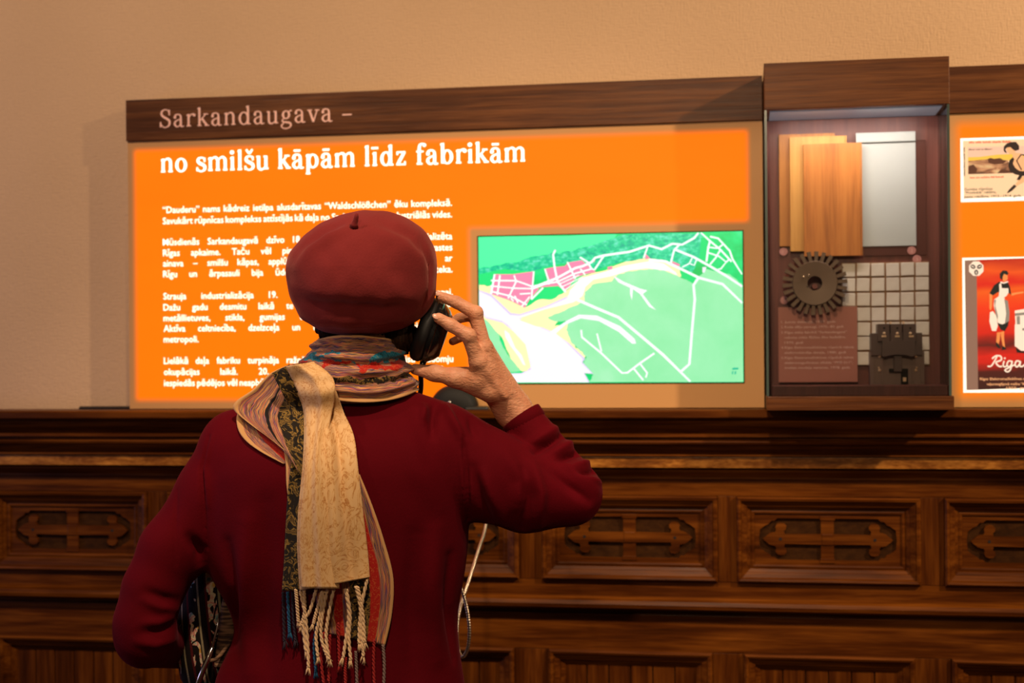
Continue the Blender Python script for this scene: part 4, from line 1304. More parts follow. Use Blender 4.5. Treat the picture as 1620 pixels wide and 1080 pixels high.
# ---------------------------------------------------------------- materials
t = NT('burgundy_knit')
v0 = t.coord('Object', scale=(1, 1, 1))
k1 = t.noise(t.coord('Object', scale=(520, 520, 300)), 1, 1, 0.5); k2 = t.noise(v0, 7, 3, 0.5); k3 = t.noise(v0, 60, 3, 0.6)
cb = t.ramp(k2, [(0.3, (0.088, 0.0012, 0.0054, 1)), (0.7, (0.120, 0.0018, 0.0072, 1))])
cb = t.mix(t.math('MULTIPLY', k1, 0.45), cb, (0.060, 0.0012, 0.003, 1))
t.set(Base_Color=cb, Roughness=0.85, Sheen_Weight=0.06, Sheen_Roughness=0.4, Sheen_Tint=(0.75, 0.16, 0.25, 1))
t.b.inputs['Specular IOR Level'].default_value = 0.06
t.bump(t.math('MULTIPLY_ADD', k3, 1.5, k1), 0.35, 0.0008)
M_KNIT = t.m
t = NT('felted_wool')
k1 = t.noise(t.coord('Object'), 260, 3, 0.7); k2 = t.noise(t.coord('Object'), 9, 3, 0.5)
cb = t.ramp(k2, [(0.3, (0.170, 0.019, 0.020, 1)), (0.7, (0.225, 0.027, 0.028, 1))])
cb = t.mix(t.math('MULTIPLY', k1, 0.4), cb, (0.10, 0.009, 0.011, 1))
t.set(Base_Color=cb, Roughness=0.9, Sheen_Weight=0.3, Sheen_Roughness=0.45, Sheen_Tint=(0.9, 0.36, 0.32, 1))
t.b.inputs['Specular IOR Level'].default_value = 0.1
t.bump(k1, 0.5, 0.0012)
M_FELT = t.m
t = NT('skin')
k1 = t.noise(t.coord('Object'), 170, 3, 0.6); k2 = t.noise(t.coord('Object'), 26, 3, 0.6); k3 = t.noise(t.coord('Object', scale=(1, 1, 2.2), rot=(0, 0.7, 0)), 85, 2, 0.5, 1.0)
cb = t.ramp(k2, [(0.3, (0.56, 0.235, 0.130, 1)), (0.55, (0.70, 0.340, 0.205, 1)), (0.75, (0.74, 0.320, 0.210, 1))])
t.set(Base_Color=cb, Roughness=0.48, Subsurface_Weight=0.12, Subsurface_Radius=(0.6, 0.2, 0.1), Subsurface_Scale=0.006)
t.b.inputs['Specular IOR Level'].default_value = 0.4
t.bump(t.math('MULTIPLY_ADD', k3, 2.2, k1), 0.55, 0.0014)
M_SKIN = t.m
M_HAIR = wood('brown_hair', (0.005, 0.002, 0.001, 1), (0.020, 0.008, 0.0035, 1), (0.075, 0.034, 0.013, 1), 2, 8, 220, 0.6, 1.0, 0.15)
M_TROUSER = plain('dark_trousers', (0.012, 0.012, 0.016, 1), 0.85)
M_SHOE = plain('black_leather', (0.010, 0.009, 0.009, 1), 0.4)
M_NAIL = plain('fingernail', (0.74, 0.40, 0.30, 1), 0.28)

# ---------------------------------------------------------------- body (one continuous figure)
SHL, SHR = L(378, 728, 2.42), L(712, 718, 2.42)            # shoulders
ELL = L(232, 985, 2.36); HNL = L(296, 1022, 2.63)          # left elbow, left hand
ELR = L(905, 778, 2.415); WRR = L(812, 648, 2.455)         # right elbow, right wrist
NK0, NK1 = L(572, 640, 2.41), L(575, 520, 2.43)
HEAD = L(578, 452, 2.44)
hipx = L(538, 561, 2.41)[0]
B = Field((-0.80, 2.10, 0.0), (0.22, 2.85, 1.74), 0.0075)
B.loft([0.86, 0.95, 1.05, 1.15, 1.25, 1.33, 1.37], [hipx] * 7, [2.43, 2.425, 2.42, 2.42, 2.42, 2.42, 2.42],
       [0.165, 0.165, 0.145, 0.145, 0.155, 0.13, 0.06], [0.105, 0.10, 0.09, 0.095, 0.10, 0.075, 0.05], 0.02)
B.cone(SHL, NK0, 0.045, 0.05, 0.04); B.cone(SHR, NK0, 0.045, 0.05, 0.04)
B.chain([SHL, L(340, 775, 2.405), L(271, 870, 2.387), L(232, 985, 2.365), HNL], [0.045, 0.043, 0.038, 0.033, 0.024], 0.012)
B.chain([SHR, ELR], [0.045, 0.030], 0.02); B.cone(ELR, WRR, 0.028, 0.021, 0.01)
B.cone(NK0, NK1, 0.056, 0.052, 0.03)
# head with face turned to the panel
B.ellipsoid(HEAD + np.array([0, -0.012, 0.012]), (0.074, 0.094, 0.100), 0.02)
B.ellipsoid(HEAD + np.array([0, 0.030, -0.055]), (0.058, 0.062, 0.070), 0.03)
B.cone(HEAD + np.array([0, 0.088, 0.012]), HEAD + np.array([0, 0.108, -0.030]), 0.010, 0.014, 0.012)
for sx in (-1, 1):
    B.ellipsoid(HEAD + np.array([sx * 0.031, 0.092, 0.006]), (0.018, 0.013, 0.012), 0.008, 's')
    B.ellipsoid(HEAD + np.array([sx * 0.031, 0.079, 0.006]), (0.013, 0.013, 0.012), 0.003)
    B.ellipsoid(HEAD + np.array([sx * 0.076, 0.004, -0.018]), (0.010, 0.018, 0.030), 0.008)
B.ellipsoid(HEAD + np.array([0, 0.086, -0.066]), (0.023, 0.011, 0.0055), 0.004)
B.ellipsoid(HEAD + np.array([0, 0.085, -0.076]), (0.020, 0.011, 0.006), 0.004)
# left hand: palm, four fingers and a thumb closed on the bag
hd_ = HNL
B.cone(hd_, hd_ + np.array([0.045, 0.05, -0.012]), 0.026, 0.030, 0.015)
for k in range(4):
    q = hd_ + np.array([0.055, 0.055, 0.014 - 0.017 * k])
    B.chain([q, q + np.array([0.032, 0.006, -0.002]), q + np.array([0.045, -0.020, -0.006]), q + np.array([0.030, -0.036, -0.008])], [0.0095, 0.009, 0.008, 0.0075], 0.004)
B.chain([hd_ + np.array([0.02, 0.02, 0.02]), hd_ + np.array([0.045, 0.0, 0.034]), hd_ + np.array([0.068, -0.012, 0.032])], [0.014, 0.011, 0.009], 0.008)
# hips, legs, feet
for sx in (-1, 1):
    hp = np.array([hipx + sx * 0.085, 2.43, 0.88]); kn = np.array([hipx + sx * 0.090, 2.42, 0.47]); an = np.array([hipx + sx * 0.095, 2.45, 0.09])
    B.chain([hp, kn, an], [0.085, 0.058, 0.040], 0.03)
    B.cone(an + np.array([0, 0.0, -0.045]), an + np.array([sx * 0.015, 0.15, -0.055]), 0.036, 0.028, 0.02)
V, Q = B.mesh()
BV, BQ = relax(V, Q, 2), Q

# right hand and wrist, finer
H = Field(L(636, 455, 2.41) - np.array([0.03, 0.10, 0.285]), L(880, 455, 2.41) + np.array([0.02, 0.13, 0.03]), 0.0017)
wr = WRR
mI, mM, mR, mL = L(756, 572, 2.385), L(766, 549, 2.398), L(769, 548, 2.424), L(771, 564, 2.448)
H.cone(ELR * 0.20 + WRR * 0.80, wr, 0.0290, 0.0285, 0.01)
H.cone(wr, L(788, 618, 2.44), 0.0285, 0.0265, 0.012)
H.cone(wr, mI, 0.0265, 0.0155, 0.016); H.cone(wr, mM, 0.0255, 0.0145, 0.014); H.cone(wr, mR, 0.021, 0.0125, 0.014); H.cone(wr, mL, 0.019, 0.0115, 0.014)
H.chain([mI, L(741, 531, 2.370), L(713, 514, 2.3665), L(694, 503, 2.3655)], [0.0132, 0.0118, 0.0106, 0.0090], 0.005)
H.chain([mM, L(752, 495, 2.390), L(722, 478, 2.398), L(697, 469, 2.402)], [0.0126, 0.0115, 0.0103, 0.0086], 0.004)
H.chain([mR, L(748, 499, 2.426), L(727, 503, 2.444), L(713, 510, 2.452)], [0.0108, 0.0096, 0.0086, 0.0078], 0.003)
H.chain([mL, L(756, 527, 2.462), L(734, 532, 2.478), L(716, 540, 2.482)], [0.0096, 0.0085, 0.0076, 0.0070], 0.003)
tc0, tm_, ti, tt = L(776, 618, 2.412), L(719, 597, 2.402), L(687, 590, 2.408), L(657, 584, 2.415)
H.chain([tc0, tm_, ti, tt], [0.0205, 0.0148, 0.0122, 0.0095], 0.012)
H.cone(L(752, 600, 2.395), L(738, 592, 2.405), 0.013, 0.010, 0.018)                              # web of the thumb
for q in (mI, mM, L(741, 531, 2.370), L(752, 495, 2.390)): H.ellipsoid(q + np.array([0.002, -0.003, 0.001]), (0.0105, 0.0105, 0.0105), 0.006)   # knuckles
for a_, b_ in ((L(796, 627, 2.415), mI), (L(802, 622, 2.424), mM)):
    H.cone(a_ + np.array([0.003, -0.010, 0.0]), b_ + np.array([0.002, -0.0065, 0.0]), 0.0048, 0.0042, 0.007)     # tendons
H.cone(L(826, 668, 2.435), L(796, 625, 2.418), 0.008, 0.006, 0.010)
V, Q = H.mesh()
V = relax(V, Q, 2)
allV = np.concatenate([BV, V]); allQ = np.concatenate([BQ, Q + len(BV)])
body = to_obj('body', allV, allQ, M_SKIN)
for c0, dirv in ((L(690, 500.5, 2.3585), (-0.8, 0, 0.45)), (L(690.5, 463.5, 2.3955), (-0.9, 0, 0.35))):
    mb = MB(); 
    n_ = np.array(dirv) / np.linalg.norm(dirv); s_ = np.array([0.25, -0.9, 0.35]); s_ = s_ - n_ * (s_ @ n_); s_ /= np.linalg.norm(s_); w_ = np.cross(n_, s_)
    vv2 = []; ff2 = []
    for i in range(7):
        for j in range(12):
            th = math.pi * i / 6; ph_ = 2 * math.pi * j / 12
            vv2.append(c0 + n_ * 0.0072 * math.sin(th) * math.cos(ph_) + w_ * 0.0052 * math.sin(th) * math.sin(ph_) + s_ * 0.0016 * math.cos(th))
    for i in range(6):
        for j in range(12): ff2.append((i * 12 + j, i * 12 + (j + 1) % 12, (i + 1) * 12 + (j + 1) % 12, (i + 1) * 12 + j))
    to_obj('fingernail', vv2, ff2, M_NAIL)

# ---------------------------------------------------------------- trousers and shoes (below the frame)
T_ = Field((-0.62, 2.22, 0.0), (0.02, 2.70, 1.05), 0.008)
T_.loft([0.80, 0.88, 0.95, 1.03], [hipx] * 4, [2.43] * 4, [0.185, 0.185, 0.178, 0.165], [0.118, 0.120, 0.115, 0.105], 0.02)
for sx in (-1, 1):
    hp = np.array([hipx + sx * 0.088, 2.43, 0.84]); kn = np.array([hipx + sx * 0.092, 2.42, 0.47]); an = np.array([hipx + sx * 0.096, 2.45, 0.07])
    T_.cone(hp, kn, 0.100, 0.075, 0.03); T_.cone(kn, an, 0.075, 0.070, 0.03, cut=(an, (0, 0, -1)))
V, Q = T_.mesh(); to_obj('trousers', relax(V, Q, 2), Q, M_TROUSER)
for sx in (-1, 1):
    S_ = Field((hipx + sx * 0.10 - 0.09, 2.33, -0.01), (hipx + sx * 0.10 + 0.11, 2.72, 0.14), 0.006)
    an = np.array([hipx + sx * 0.096, 2.43, 0.045])
    S_.chain([an + np.array([0, -0.02, 0.0]), an + np.array([0.004 * sx, 0.10, -0.005]), an + np.array([sx * 0.016, 0.19, -0.014])], [0.044, 0.043, 0.032], 0.02)
    S_.cone(an, an + np.array([0, 0.01, 0.05]), 0.046, 0.048, 0.02)
    sl, g = S_.sub(S_.lo, S_.lo + S_.n * S_.h)
    S_.F[sl] = np.maximum(S_.F[sl], (0.0015 - g[2]).astype(np.float32))
    V, Q = S_.mesh(); to_obj('shoe', relax(V, Q, 1), Q, M_SHOE)

# ---------------------------------------------------------------- sweater
W = Field((-0.74, 2.20, 0.80), (0.24, 2.70, 1.42), 0.0037)
st = [(640, 505, 648), (655, 440, 690), (672, 380, 722), (695, 350, 735), (730, 335, 739), (790, 322, 741), (850, 320, 742), (890, 325, 738), (929, 346, 732), (973, 370, 723), (1013, 371, 724), (1049, 348, 729), (1080, 338, 734), (1200, 325, 752)]
zs = []; cxs = []; hxs = []
for py, xl, xr in st:
    a_, b_ = L(xl, py, 2.41), L(xr, py, 2.41)
    zs.append(0.5 * (a_[2] + b_[2])); cxs.append(0.5 * (a_[0] + b_[0])); hxs.append(0.5 * (b_[0] - a_[0]))
W.loft(zs, cxs, [2.415, 2.412, 2.41, 2.405, 2.40, 2.405, 2.41, 2.412, 2.415, 2.42, 2.42, 2.42, 2.42, 2.42], hxs,
       [0.062, 0.078, 0.092, 0.105, 0.118, 0.124, 0.120, 0.117, 0.114, 0.112, 0.113, 0.116, 0.120, 0.128], 0.01, 2.25)
W.cone(L(560, 660, 2.41), L(375, 705, 2.41), 0.060, 0.062, 0.03)
W.cone(L(580, 655, 2.41), L(690, 695, 2.41), 0.062, 0.066, 0.03)
# left sleeve
W.chain([L(372, 730, 2.41), L(340, 775, 2.405), L(273, 870, 2.385), L(243, 930, 2.372), L(228, 985, 2.362), L(229, 1008, 2.362)], [0.060, 0.059, 0.053, 0.0475, 0.0460, 0.0455], 0.022)
W.cone(L(231, 1010, 2.365), L(294, 1026, 2.60), 0.0475, 0.036, 0.015, cut=(L(292, 1025, 2.59), L(294, 1026, 2.60) - L(231, 1010, 2.365)))
# right sleeve
W.chain([L(712, 716, 2.41), L(770, 752, 2.405), L(832, 777, 2.405), L(902, 781, 2.412)], [0.076, 0.0765, 0.068, 0.0555], 0.014)
cufp = L(824, 659, 2.452); cufd = L(803, 636, 2.458) - L(880, 748, 2.436)
W.cone(L(900, 775, 2.425), L(822, 657, 2.452), 0.054, 0.0345, 0.006, cut=(cufp, cufd))
V, Q = W.mesh()
V = relax(V, Q, 8)
N = vnormals(V, Q)
bvh = BVHTree.FromPolygons([Vector(p) for p in V], [tuple(int(i) for i in q) for q in Q])
CAML = np.array([0.0, 0.0, CAM_Z])


def hit(px, py, off=0.0, tree=None, fallback=2.33):
    """nearest point of the clothed back at this place, lifted off the cloth by off metres"""
    d = L(px, py, 1.0) - CAML
    h_ = (tree or bvh).ray_cast(Vector(CAML), Vector(d / np.linalg.norm(d)))
    if h_[0] is None: return CAML + d * fallback
    p = np.array(h_[0]); return p - d / np.linalg.norm(d) * off


def fold(V, N, pts, amp, width):
    P_ = []
    for i in range(len(pts) - 1):
        for k in range(36):
            t_ = k / 36; P_.append(hit(pts[i][0] * (1 - t_) + pts[i + 1][0] * t_, pts[i][1] * (1 - t_) + pts[i + 1][1] * t_))
    P_.append(hit(*pts[-1]))
    P_ = np.array(P_)
    lo, hi = P_.min(0) - 3 * width, P_.max(0) + 3 * width
    m = np.where(((V > lo) & (V < hi)).all(1))[0]
    d2 = ((V[m][:, None, :] - P_[None]) ** 2).sum(2)
    j = d2.argmin(1); taper = np.sin(np.pi * (0.12 + 0.76 * j / (len(P_) - 1)))
    D = np.zeros(len(V)); D[m] = amp * taper * np.exp(-d2.min(1) / width ** 2)
    return D


disp = np.zeros(len(V))
for pts, amp, wd in [
    ([(833, 706), (858, 690), (884, 674)], 0.0065, 0.0085), ([(846, 716), (870, 702), (898, 684)], -0.0060, 0.0075), ([(866, 722), (890, 708), (914, 694)], 0.0065, 0.0085),
    ([(882, 730), (905, 720), (926, 712)], -0.0055, 0.0070), ([(900, 740), (920, 734), (938, 730)], 0.0065, 0.0080), ([(915, 748), (945, 744)], -0.0050, 0.0065), ([(928, 756), (950, 762)], 0.0050, 0.0075),
    ([(842, 735), (855, 780), (852, 832)], 0.0055, 0.012), ([(828, 745), (836, 790), (828, 835)], -0.0045, 0.012), ([(765, 750), (780, 790), (796, 828)], 0.0045, 0.013), ([(748, 740), (762, 790), (775, 826)], -0.0045, 0.010),
    ([(880, 728), (912, 750), (944, 774)], 0.0050, 0.011), ([(866, 738), (900, 768), (932, 792)], -0.0045, 0.010), ([(800, 720), (826, 760), (820, 800)], 0.0035, 0.014),
    ([(688, 640), (685, 660), (684, 690)], -0.0050, 0.008), ([(704, 642), (716, 668), (733, 696)], 0.0050, 0.009), ([(672, 642), (668, 668)], 0.0045, 0.008), ([(745, 662), (752, 690)], -0.0040, 0.009),
    ([(733, 693), (738, 753), (741, 822)], -0.0042, 0.0040), ([(727, 693), (732, 753), (735, 822)], 0.0022, 0.0045),
    ([(330, 690), (318, 740), (322, 800), (326, 866)], -0.0032, 0.0042), ([(336, 690), (325, 740), (329, 800)], 0.0018, 0.0045),
    ([(280, 775), (277, 834), (279, 893)], -0.0026, 0.0045), ([(232, 936), (255, 945), (279, 950)], -0.0050, 0.009), ([(228, 950), (255, 961), (280, 964)], 0.0045, 0.009),
    ([(226, 985), (250, 985), (272, 976)], 0.0045, 0.009), ([(228, 1000), (250, 998), (276, 990)], -0.0045, 0.008), ([(215, 1015), (245, 1020), (275, 1012)], 0.0045, 0.009), ([(300, 850), (315, 870), (318, 890)], -0.006, 0.010),
    ([(690, 840), (684, 930), (692, 1040)], 0.0040, 0.020), ([(655, 850), (650, 960), (655, 1070)], -0.0035, 0.020), ([(390, 830), (385, 930), (395, 1060)], 0.0040, 0.022), ([(420, 800), (418, 930), (425, 1070)], -0.0035, 0.022),
    ([(360, 860), (372, 930), (372, 1010)], -0.0045, 0.014), ([(712, 880), (708, 960), (718, 1040)], -0.0040, 0.012), ([(640, 660), (660, 740), (690, 800)], 0.0025, 0.022)]:
    disp += fold(V, N, pts, amp * (1.3 if max(p[0] for p in pts) < 300 else 1.0) / (2.4 if max(p[0] for p in pts) < 300 else 1.0) * ((1.25 if amp > 0 else 2.6) if min(p[0] for p in pts) > 830 and max(p[1] for p in pts) < 780 and abs(amp) > 0.0045 else 2.4), wd * 0.85)
V = V + N * disp[:, None]
V = relax(V, Q, 1, 0.3)
sweater = to_obj('sweater', V, Q, M_KNIT)
bvh = BVHTree.FromPolygons([Vector(p) for p in V], [tuple(int(i) for i in q) for q in Q])
# ribbed cuff band
ax_ = cufd / np.linalg.norm(cufd); u_ = np.cross(ax_, [0, 1, 0]); u_ /= np.linalg.norm(u_); w_ = np.cross(ax_, u_)
cv_ = []; cf_ = []; nn_ = 72
for i, (r, h_) in enumerate([(0.0345, -0.020), (0.0375, -0.018), (0.0375, -0.001), (0.0365, 0.001), (0.0335, 0.001), (0.0325, -0.004)]):
    for k in range(nn_):
        a_ = 2 * math.pi * k / nn_; rr = r + 0.0006 * (k % 2)
        cv_.append(cufp + ax_ * h_ + (u_ * math.cos(a_) + w_ * math.sin(a_)) * rr)
for i in range(5):
    for k in range(nn_): cf_.append((i * nn_ + k, i * nn_ + (k + 1) % nn_, (i + 1) * nn_ + (k + 1) % nn_, (i + 1) * nn_ + k))
to_obj('cuff', cv_, cf_, M_KNIT, sweater)

# ---------------------------------------------------------------- hair
hr = Field(HEAD - np.array([0.13, 0.14, 0.14]), HEAD + np.array([0.13, 0.14, 0.10]), 0.004)
hr.ellipsoid(HEAD + np.array([0.0, -0.022, 0.0]), (0.081, 0.088, 0.098), 0.02)
hr.ellipsoid(L(636, 530, 2.42), (0.026, 0.040, 0.034), 0.02)
hr.ellipsoid(L(528, 520, 2.40), (0.030, 0.030, 0.022), 0.02)
V, Q = hr.mesh(); N = vnormals(V, Q)
V = V + N * (0.0022 * np.sin(V[:, 0] * 900 + 3 * np.sin(V[:, 2] * 60)))[:, None]
to_obj('hair', V, Q, M_HAIR)

# ---------------------------------------------------------------- beret
sil = [(690, 440), (691, 410), (685, 385), (668, 360), (645, 345), (618, 335), (590, 332), (562, 334), (535, 341), (510, 352), (488, 367), (468, 388), (456, 405), (453, 425), (456, 450), (462, 475), (474, 497), (492, 514),
       (515, 525), (545, 530), (580, 530), (612, 526), (640, 518), (662, 507), (680, 490), (688, 470)]
bc = L(574, 428, 2.385)
S2 = np.array([L(a_, b_, 2.385) - bc for a_, b_ in sil])[:, [0, 2]]
ang = np.unwrap(np.arctan2(S2[:, 1], S2[:, 0])); rad = np.hypot(S2[:, 0], S2[:, 1])
o = np.argsort(ang); ang, rad = ang[o], rad[o]
NA, NB = 128, 56
th = np.linspace(0, 2 * math.pi, NA, endpoint=False)
ra = np.interp(th, np.concatenate([ang - 2 * math.pi, ang, ang + 2 * math.pi]), np.tile(rad, 3))
for _ in range(3): ra = (np.roll(ra, 1) + 2 * ra + np.roll(ra, -1)) / 4
bv = []; bf = []
for j in range(NB):
    ph_ = -math.pi / 2 + math.pi * (j + 0.5) / NB
    cph = abs(math.cos(ph_)) ** 0.85; dep = math.sin(ph_)
    for i in range(NA):
        r = ra[i] * cph
        hd = 0.118 if dep < 0 else 0.105
        x, z = r * math.cos(th[i]), r * math.sin(th[i])
        y = dep * hd + 0.16 * (z - 0.0) * (1 if z > 0 else 0.35) * 0.9         # leans back over the crown
        bv.append(bc + np.array([x, y, z]))
for j in range(NB - 1):
    for i in range(NA): bf.append((j * NA + i, j * NA + (i + 1) % NA, (j + 1) * NA + (i + 1) % NA, (j + 1) * NA + i))
bf.append(tuple(range(NA))[::-1]); bf.append(tuple(range((NB - 1) * NA, NB * NA)))
bv = np.array(bv)
bq = np.array([f for f in bf if len(f) == 4]); bn = vnormals(bv, bq)
if (bn * (bv - bc)).sum() < 0: bn = -bn
bt = BVHTree.FromPolygons([Vector(p) for p in bv], [tuple(f) for f in bf])


def bfold(pts, amp, wd):
    P_ = np.array([hit(pts[i][0] * (1 - k / 20) + pts[i + 1][0] * k / 20, pts[i][1] * (1 - k / 20) + pts[i + 1][1] * k / 20, 0, bt) for i in range(len(pts) - 1) for k in range(20)] + [hit(*pts[-1], 0, bt)])
    d2 = ((bv[:, None, :] - P_[None]) ** 2).sum(2); j = d2.argmin(1)
    return amp * np.sin(np.pi * (0.1 + 0.8 * j / (len(P_) - 1))) * np.exp(-d2.min(1) / wd ** 2)


bd_ = np.zeros(len(bv))
for pts, amp, wd in [([(472, 476), (500, 484), (545, 488), (610, 492), (650, 486)], -0.0085, 0.013), ([(470, 500), (510, 510), (570, 513), (630, 506)], 0.0040, 0.013), ([(556, 358), (520, 376), (490, 398), (470, 420)], 0.0050, 0.012),
                     ([(548, 350), (510, 366), (478, 390)], -0.0045, 0.012), ([(585, 362), (630, 380), (665, 410), (676, 450)], 0.0040, 0.014), ([(600, 352), (650, 372), (678, 410)], -0.0035, 0.012),
                     ([(668, 380), (682, 420), (680, 460), (668, 495)], -0.0050, 0.007), ([(610, 400), (640, 440), (650, 470)], -0.0025, 0.018), ([(565, 352), (562, 362)], -0.004, 0.012)]:
    bd_ += bfold(pts, amp * 1.5, wd)
bv = bv + bn * bd_[:, None] + bn * (0.0007 * np.sin(bv[:, 0] * 140 + 2) * np.sin(bv[:, 2] * 110))[:, None]
beret = to_obj('beret', bv, bf, M_FELT)
tag(beret, 'dusky red felt beret with a short stalk')
sb = hit(560, 358, 0.0, bt); se = L(566, 341, 2.30)
sv = MB(); dirs = L(566, 339, 2.385) - L(560, 358, 2.385)
pts_ = [sb + dirs * k / 5 + np.array([0.0, -0.010 * k / 5 - 0.001, 0]) for k in range(6)]
sv.tube(pts_, [0.0075, 0.0055, 0.0046, 0.0042, 0.0038, 0.0020], 12)
to_obj('stalk', np.array(sv.v), sv.f, M_FELT, beret)

# ================================================================== scarf
def scarf_material(name, bands, axis=1, seed=0.0, vscale=1.0, ustr=0.7, slant=0.0, patchy=False, psc=(9, 9, 1)):
    """woven pattern laid out in the cloth's own UVs: bands across it of stripes, paisley and plain colour"""
    t = NT(name)
    tc = t.add('ShaderNodeTexCoord'); sp = t.add('ShaderNodeSeparateXYZ'); t.link(tc.outputs['UV'], sp.inputs[0])
    U, Vv = (sp.outputs[0], sp.outputs[1]) if axis == 1 else (sp.outputs[1], sp.outputs[0])
    sw = t.coord('UV', scale=(3.0, 2.0, 1), loc=(seed, seed * 1.7, 0))
    wob = t.noise(sw, 1.6, 2, 0.5)
    v2 = t.math('MULTIPLY_ADD', t.math('SUBTRACT', wob, 0.5), 0.20 * vscale, t.math('MULTIPLY_ADD', U, slant, Vv))
    cb = t.add('ShaderNodeCombineXYZ'); t.link(t.math('MULTIPLY', U, ustr), cb.inputs[0]); t.link(t.math('MULTIPLY_ADD', Vv, 36.0, t.math('MULTIPLY', wob, 3.0)), cb.inputs[1])
    stripe = t.noise(cb.outputs[0], 1.0, 2, 0.6)
    cs = t.ramp(stripe, [(0.30, srgb(36, 20, 18)), (0.36, srgb(88, 70, 124)), (0.40, srgb(216, 158, 88)), (0.445, srgb(58, 36, 38)), (0.475, srgb(92, 78, 138)), (0.505, srgb(222, 104, 48)), (0.54, srgb(228, 184, 122)), (0.575, srgb(48, 32, 34)), (0.61, srgb(86, 72, 126)), (0.66, srgb(206, 140, 74))])
    fine = t.noise(t.coord('UV', scale=(70, 70, 1)), 1, 2, 0.6)
    cs = t.mix(t.math('MULTIPLY', fine, 0.3), cs, srgb(58, 36, 32))
    pn = t.noise(t.coord('UV', scale=psc, loc=(seed, 0, 0)), 1.0, 3, 0.55, 1.8)
    cp = t.ramp(pn, [(0.40, srgb(24, 18, 12)), (0.50, srgb(34, 26, 14)), (0.525, srgb(136, 108, 50)), (0.56, srgb(150, 118, 56)), (0.585, srgb(40, 30, 16)), (0.70, srgb(120, 92, 44))])
    rn = t.noise(t.coord('UV', scale=(14, 14, 1), loc=(0, seed, 0)), 1.3, 3, 0.5, 2.0)
    cr = t.ramp(rn, [(0.52, srgb(172, 24, 16)), (0.58, srgb(180, 32, 20)), (0.61, srgb(206, 120, 60)), (0.64, srgb(164, 26, 18))])
    ctl = t.ramp(rn, [(0.40, srgb(20, 84, 92)), (0.50, srgb(28, 118, 150)), (0.60, srgb(40, 130, 160)), (0.66, srgb(120, 130, 90))])
    cols = {'stripe': cs, 'paisley': cp, 'red': cr, 'teal': ctl, 'beige': srgb(206, 158, 104), 'black': srgb(22, 16, 14), 'orange': srgb(198, 86, 40)}
    out = cols[bands[0][1]]
    pm_ = t.noise(t.coord('UV', scale=(1.9, 5, 1), loc=(seed + 1.3, 0, 0)), 1.0, 2, 0.5)
    for start, kind in bands[1:]:
        mr = t.add('ShaderNodeMapRange'); mr.inputs[1].default_value = start - 0.006; mr.inputs[2].default_value = start + 0.006
        t.link(v2 if kind != 'beige' and start > 0.06 else Vv, mr.inputs[0])
        c_ = cols[kind]
        if patchy and kind == 'teal': c_ = t.mix(t.math('GREATER_THAN', pm_, 0.50), cols['stripe'], c_)
        if patchy and kind == 'red': c_ = t.mix(t.math('LESS_THAN', t.math('ABSOLUTE', t.math('SUBTRACT', pm_, 0.46)), 0.085), cols['stripe'], c_)
        out = t.mix(mr.outputs[0], out, c_)
    if hasattr(out, 'links'): t.link(out, t.b.inputs['Base Color'])
    else: t.set(Base_Color=out)
    t.set(Roughness=0.8, Sheen_Weight=0.15); t.b.inputs['Specular IOR Level'].default_value = 0.2
    weave = t.noise(t.coord('UV', scale=(160, 160, 1)), 1, 1)
    t.bump(weave, 0.3, 0.0008)
    return t.m


M_WRAP = scarf_material('patterned_wrap', [(0, 'beige'), (0.035, 'stripe'), (0.25, 'teal'), (0.40, 'red'), (0.52, 'stripe'), (0.62, 'paisley'), (0.71, 'stripe'), (0.94, 'beige')], 1, 0.0, 1.0, 0.8, 0.0, True)
M_DRAPE = scarf_material('patterned_drape', [(0, 'beige'), (0.07, 'stripe'), (0.42, 'black'), (0.47, 'stripe'), (0.60, 'paisley')], 0, 2.3, 0.5, psc=(5, 6, 1))
M_LINING = scarf_material('patterned_lining', [(0, 'beige'), (0.14, 'stripe'), (0.45, 'red'), (0.80, 'black')], 0, 4.1, 0.3)
M_OLIVE = scarf_material('olive_paisley', [(0, 'paisley')], 0, 1.2, 0.3, psc=(2.2, 9, 1))
M_TAIL2 = scarf_material('patterned_tail', [(0, 'stripe'), (0.22, 'red'), (0.34, 'stripe'), (0.44, 'paisley'), (0.70, 'red'), (0.83, 'stripe'), (0.96, 'beige')], 0, 3.3, 0.2)
t = NT('cream_silk')
fn = t.noise(t.coord('UV', scale=(4, 5.5, 1)), 1.2, 3, 0.5, 2.8); f2 = t.noise(t.coord('UV', scale=(2, 5, 1)), 1, 2)
cc_ = t.ramp(fn, [(0.46, srgb(226, 186, 134)), (0.52, srgb(222, 178, 120)), (0.55, srgb(172, 106, 40)), (0.585, srgb(220, 176, 118)), (0.70, srgb(230, 192, 142))])
cc_ = t.mix(t.math('MULTIPLY', f2, 0.35), cc_, srgb(214, 168, 110))
t.set(Base_Color=cc_, Roughness=0.6, Sheen_Weight=0.15); t.b.inputs['Specular IOR Level'].default_value = 0.3
t.bump(fn, 0.25, 0.0008)
M_CREAMS = t.m
M_THREAD = plain('cream_thread', srgb(226, 192, 150), 0.85)
M_TH = [plain('dark_thread', srgb(40, 30, 46), 0.85), plain('red_thread', srgb(150, 26, 24), 0.85), plain('grey_thread', srgb(120, 100, 96), 0.85), plain('blue_thread', srgb(26, 90, 130), 0.85)]


def spline(pts, n):
    P_ = np.array(pts, float); m = len(P_); s_ = np.linspace(0, m - 1, n); out = []
    for q in s_:
        i = min(int(q), m - 2); t_ = q - i
        p0, p1, p2, p3 = P_[max(i - 1, 0)], P_[i], P_[i + 1], P_[min(i + 2, m - 1)]
        out.append(0.5 * (2 * p1 + (p2 - p0) * t_ + (2 * p0 - 5 * p1 + 4 * p2 - p3) * t_ ** 2 + (3 * p1 - p0 - 3 * p2 + p3) * t_ ** 3))
    return np.array(out)


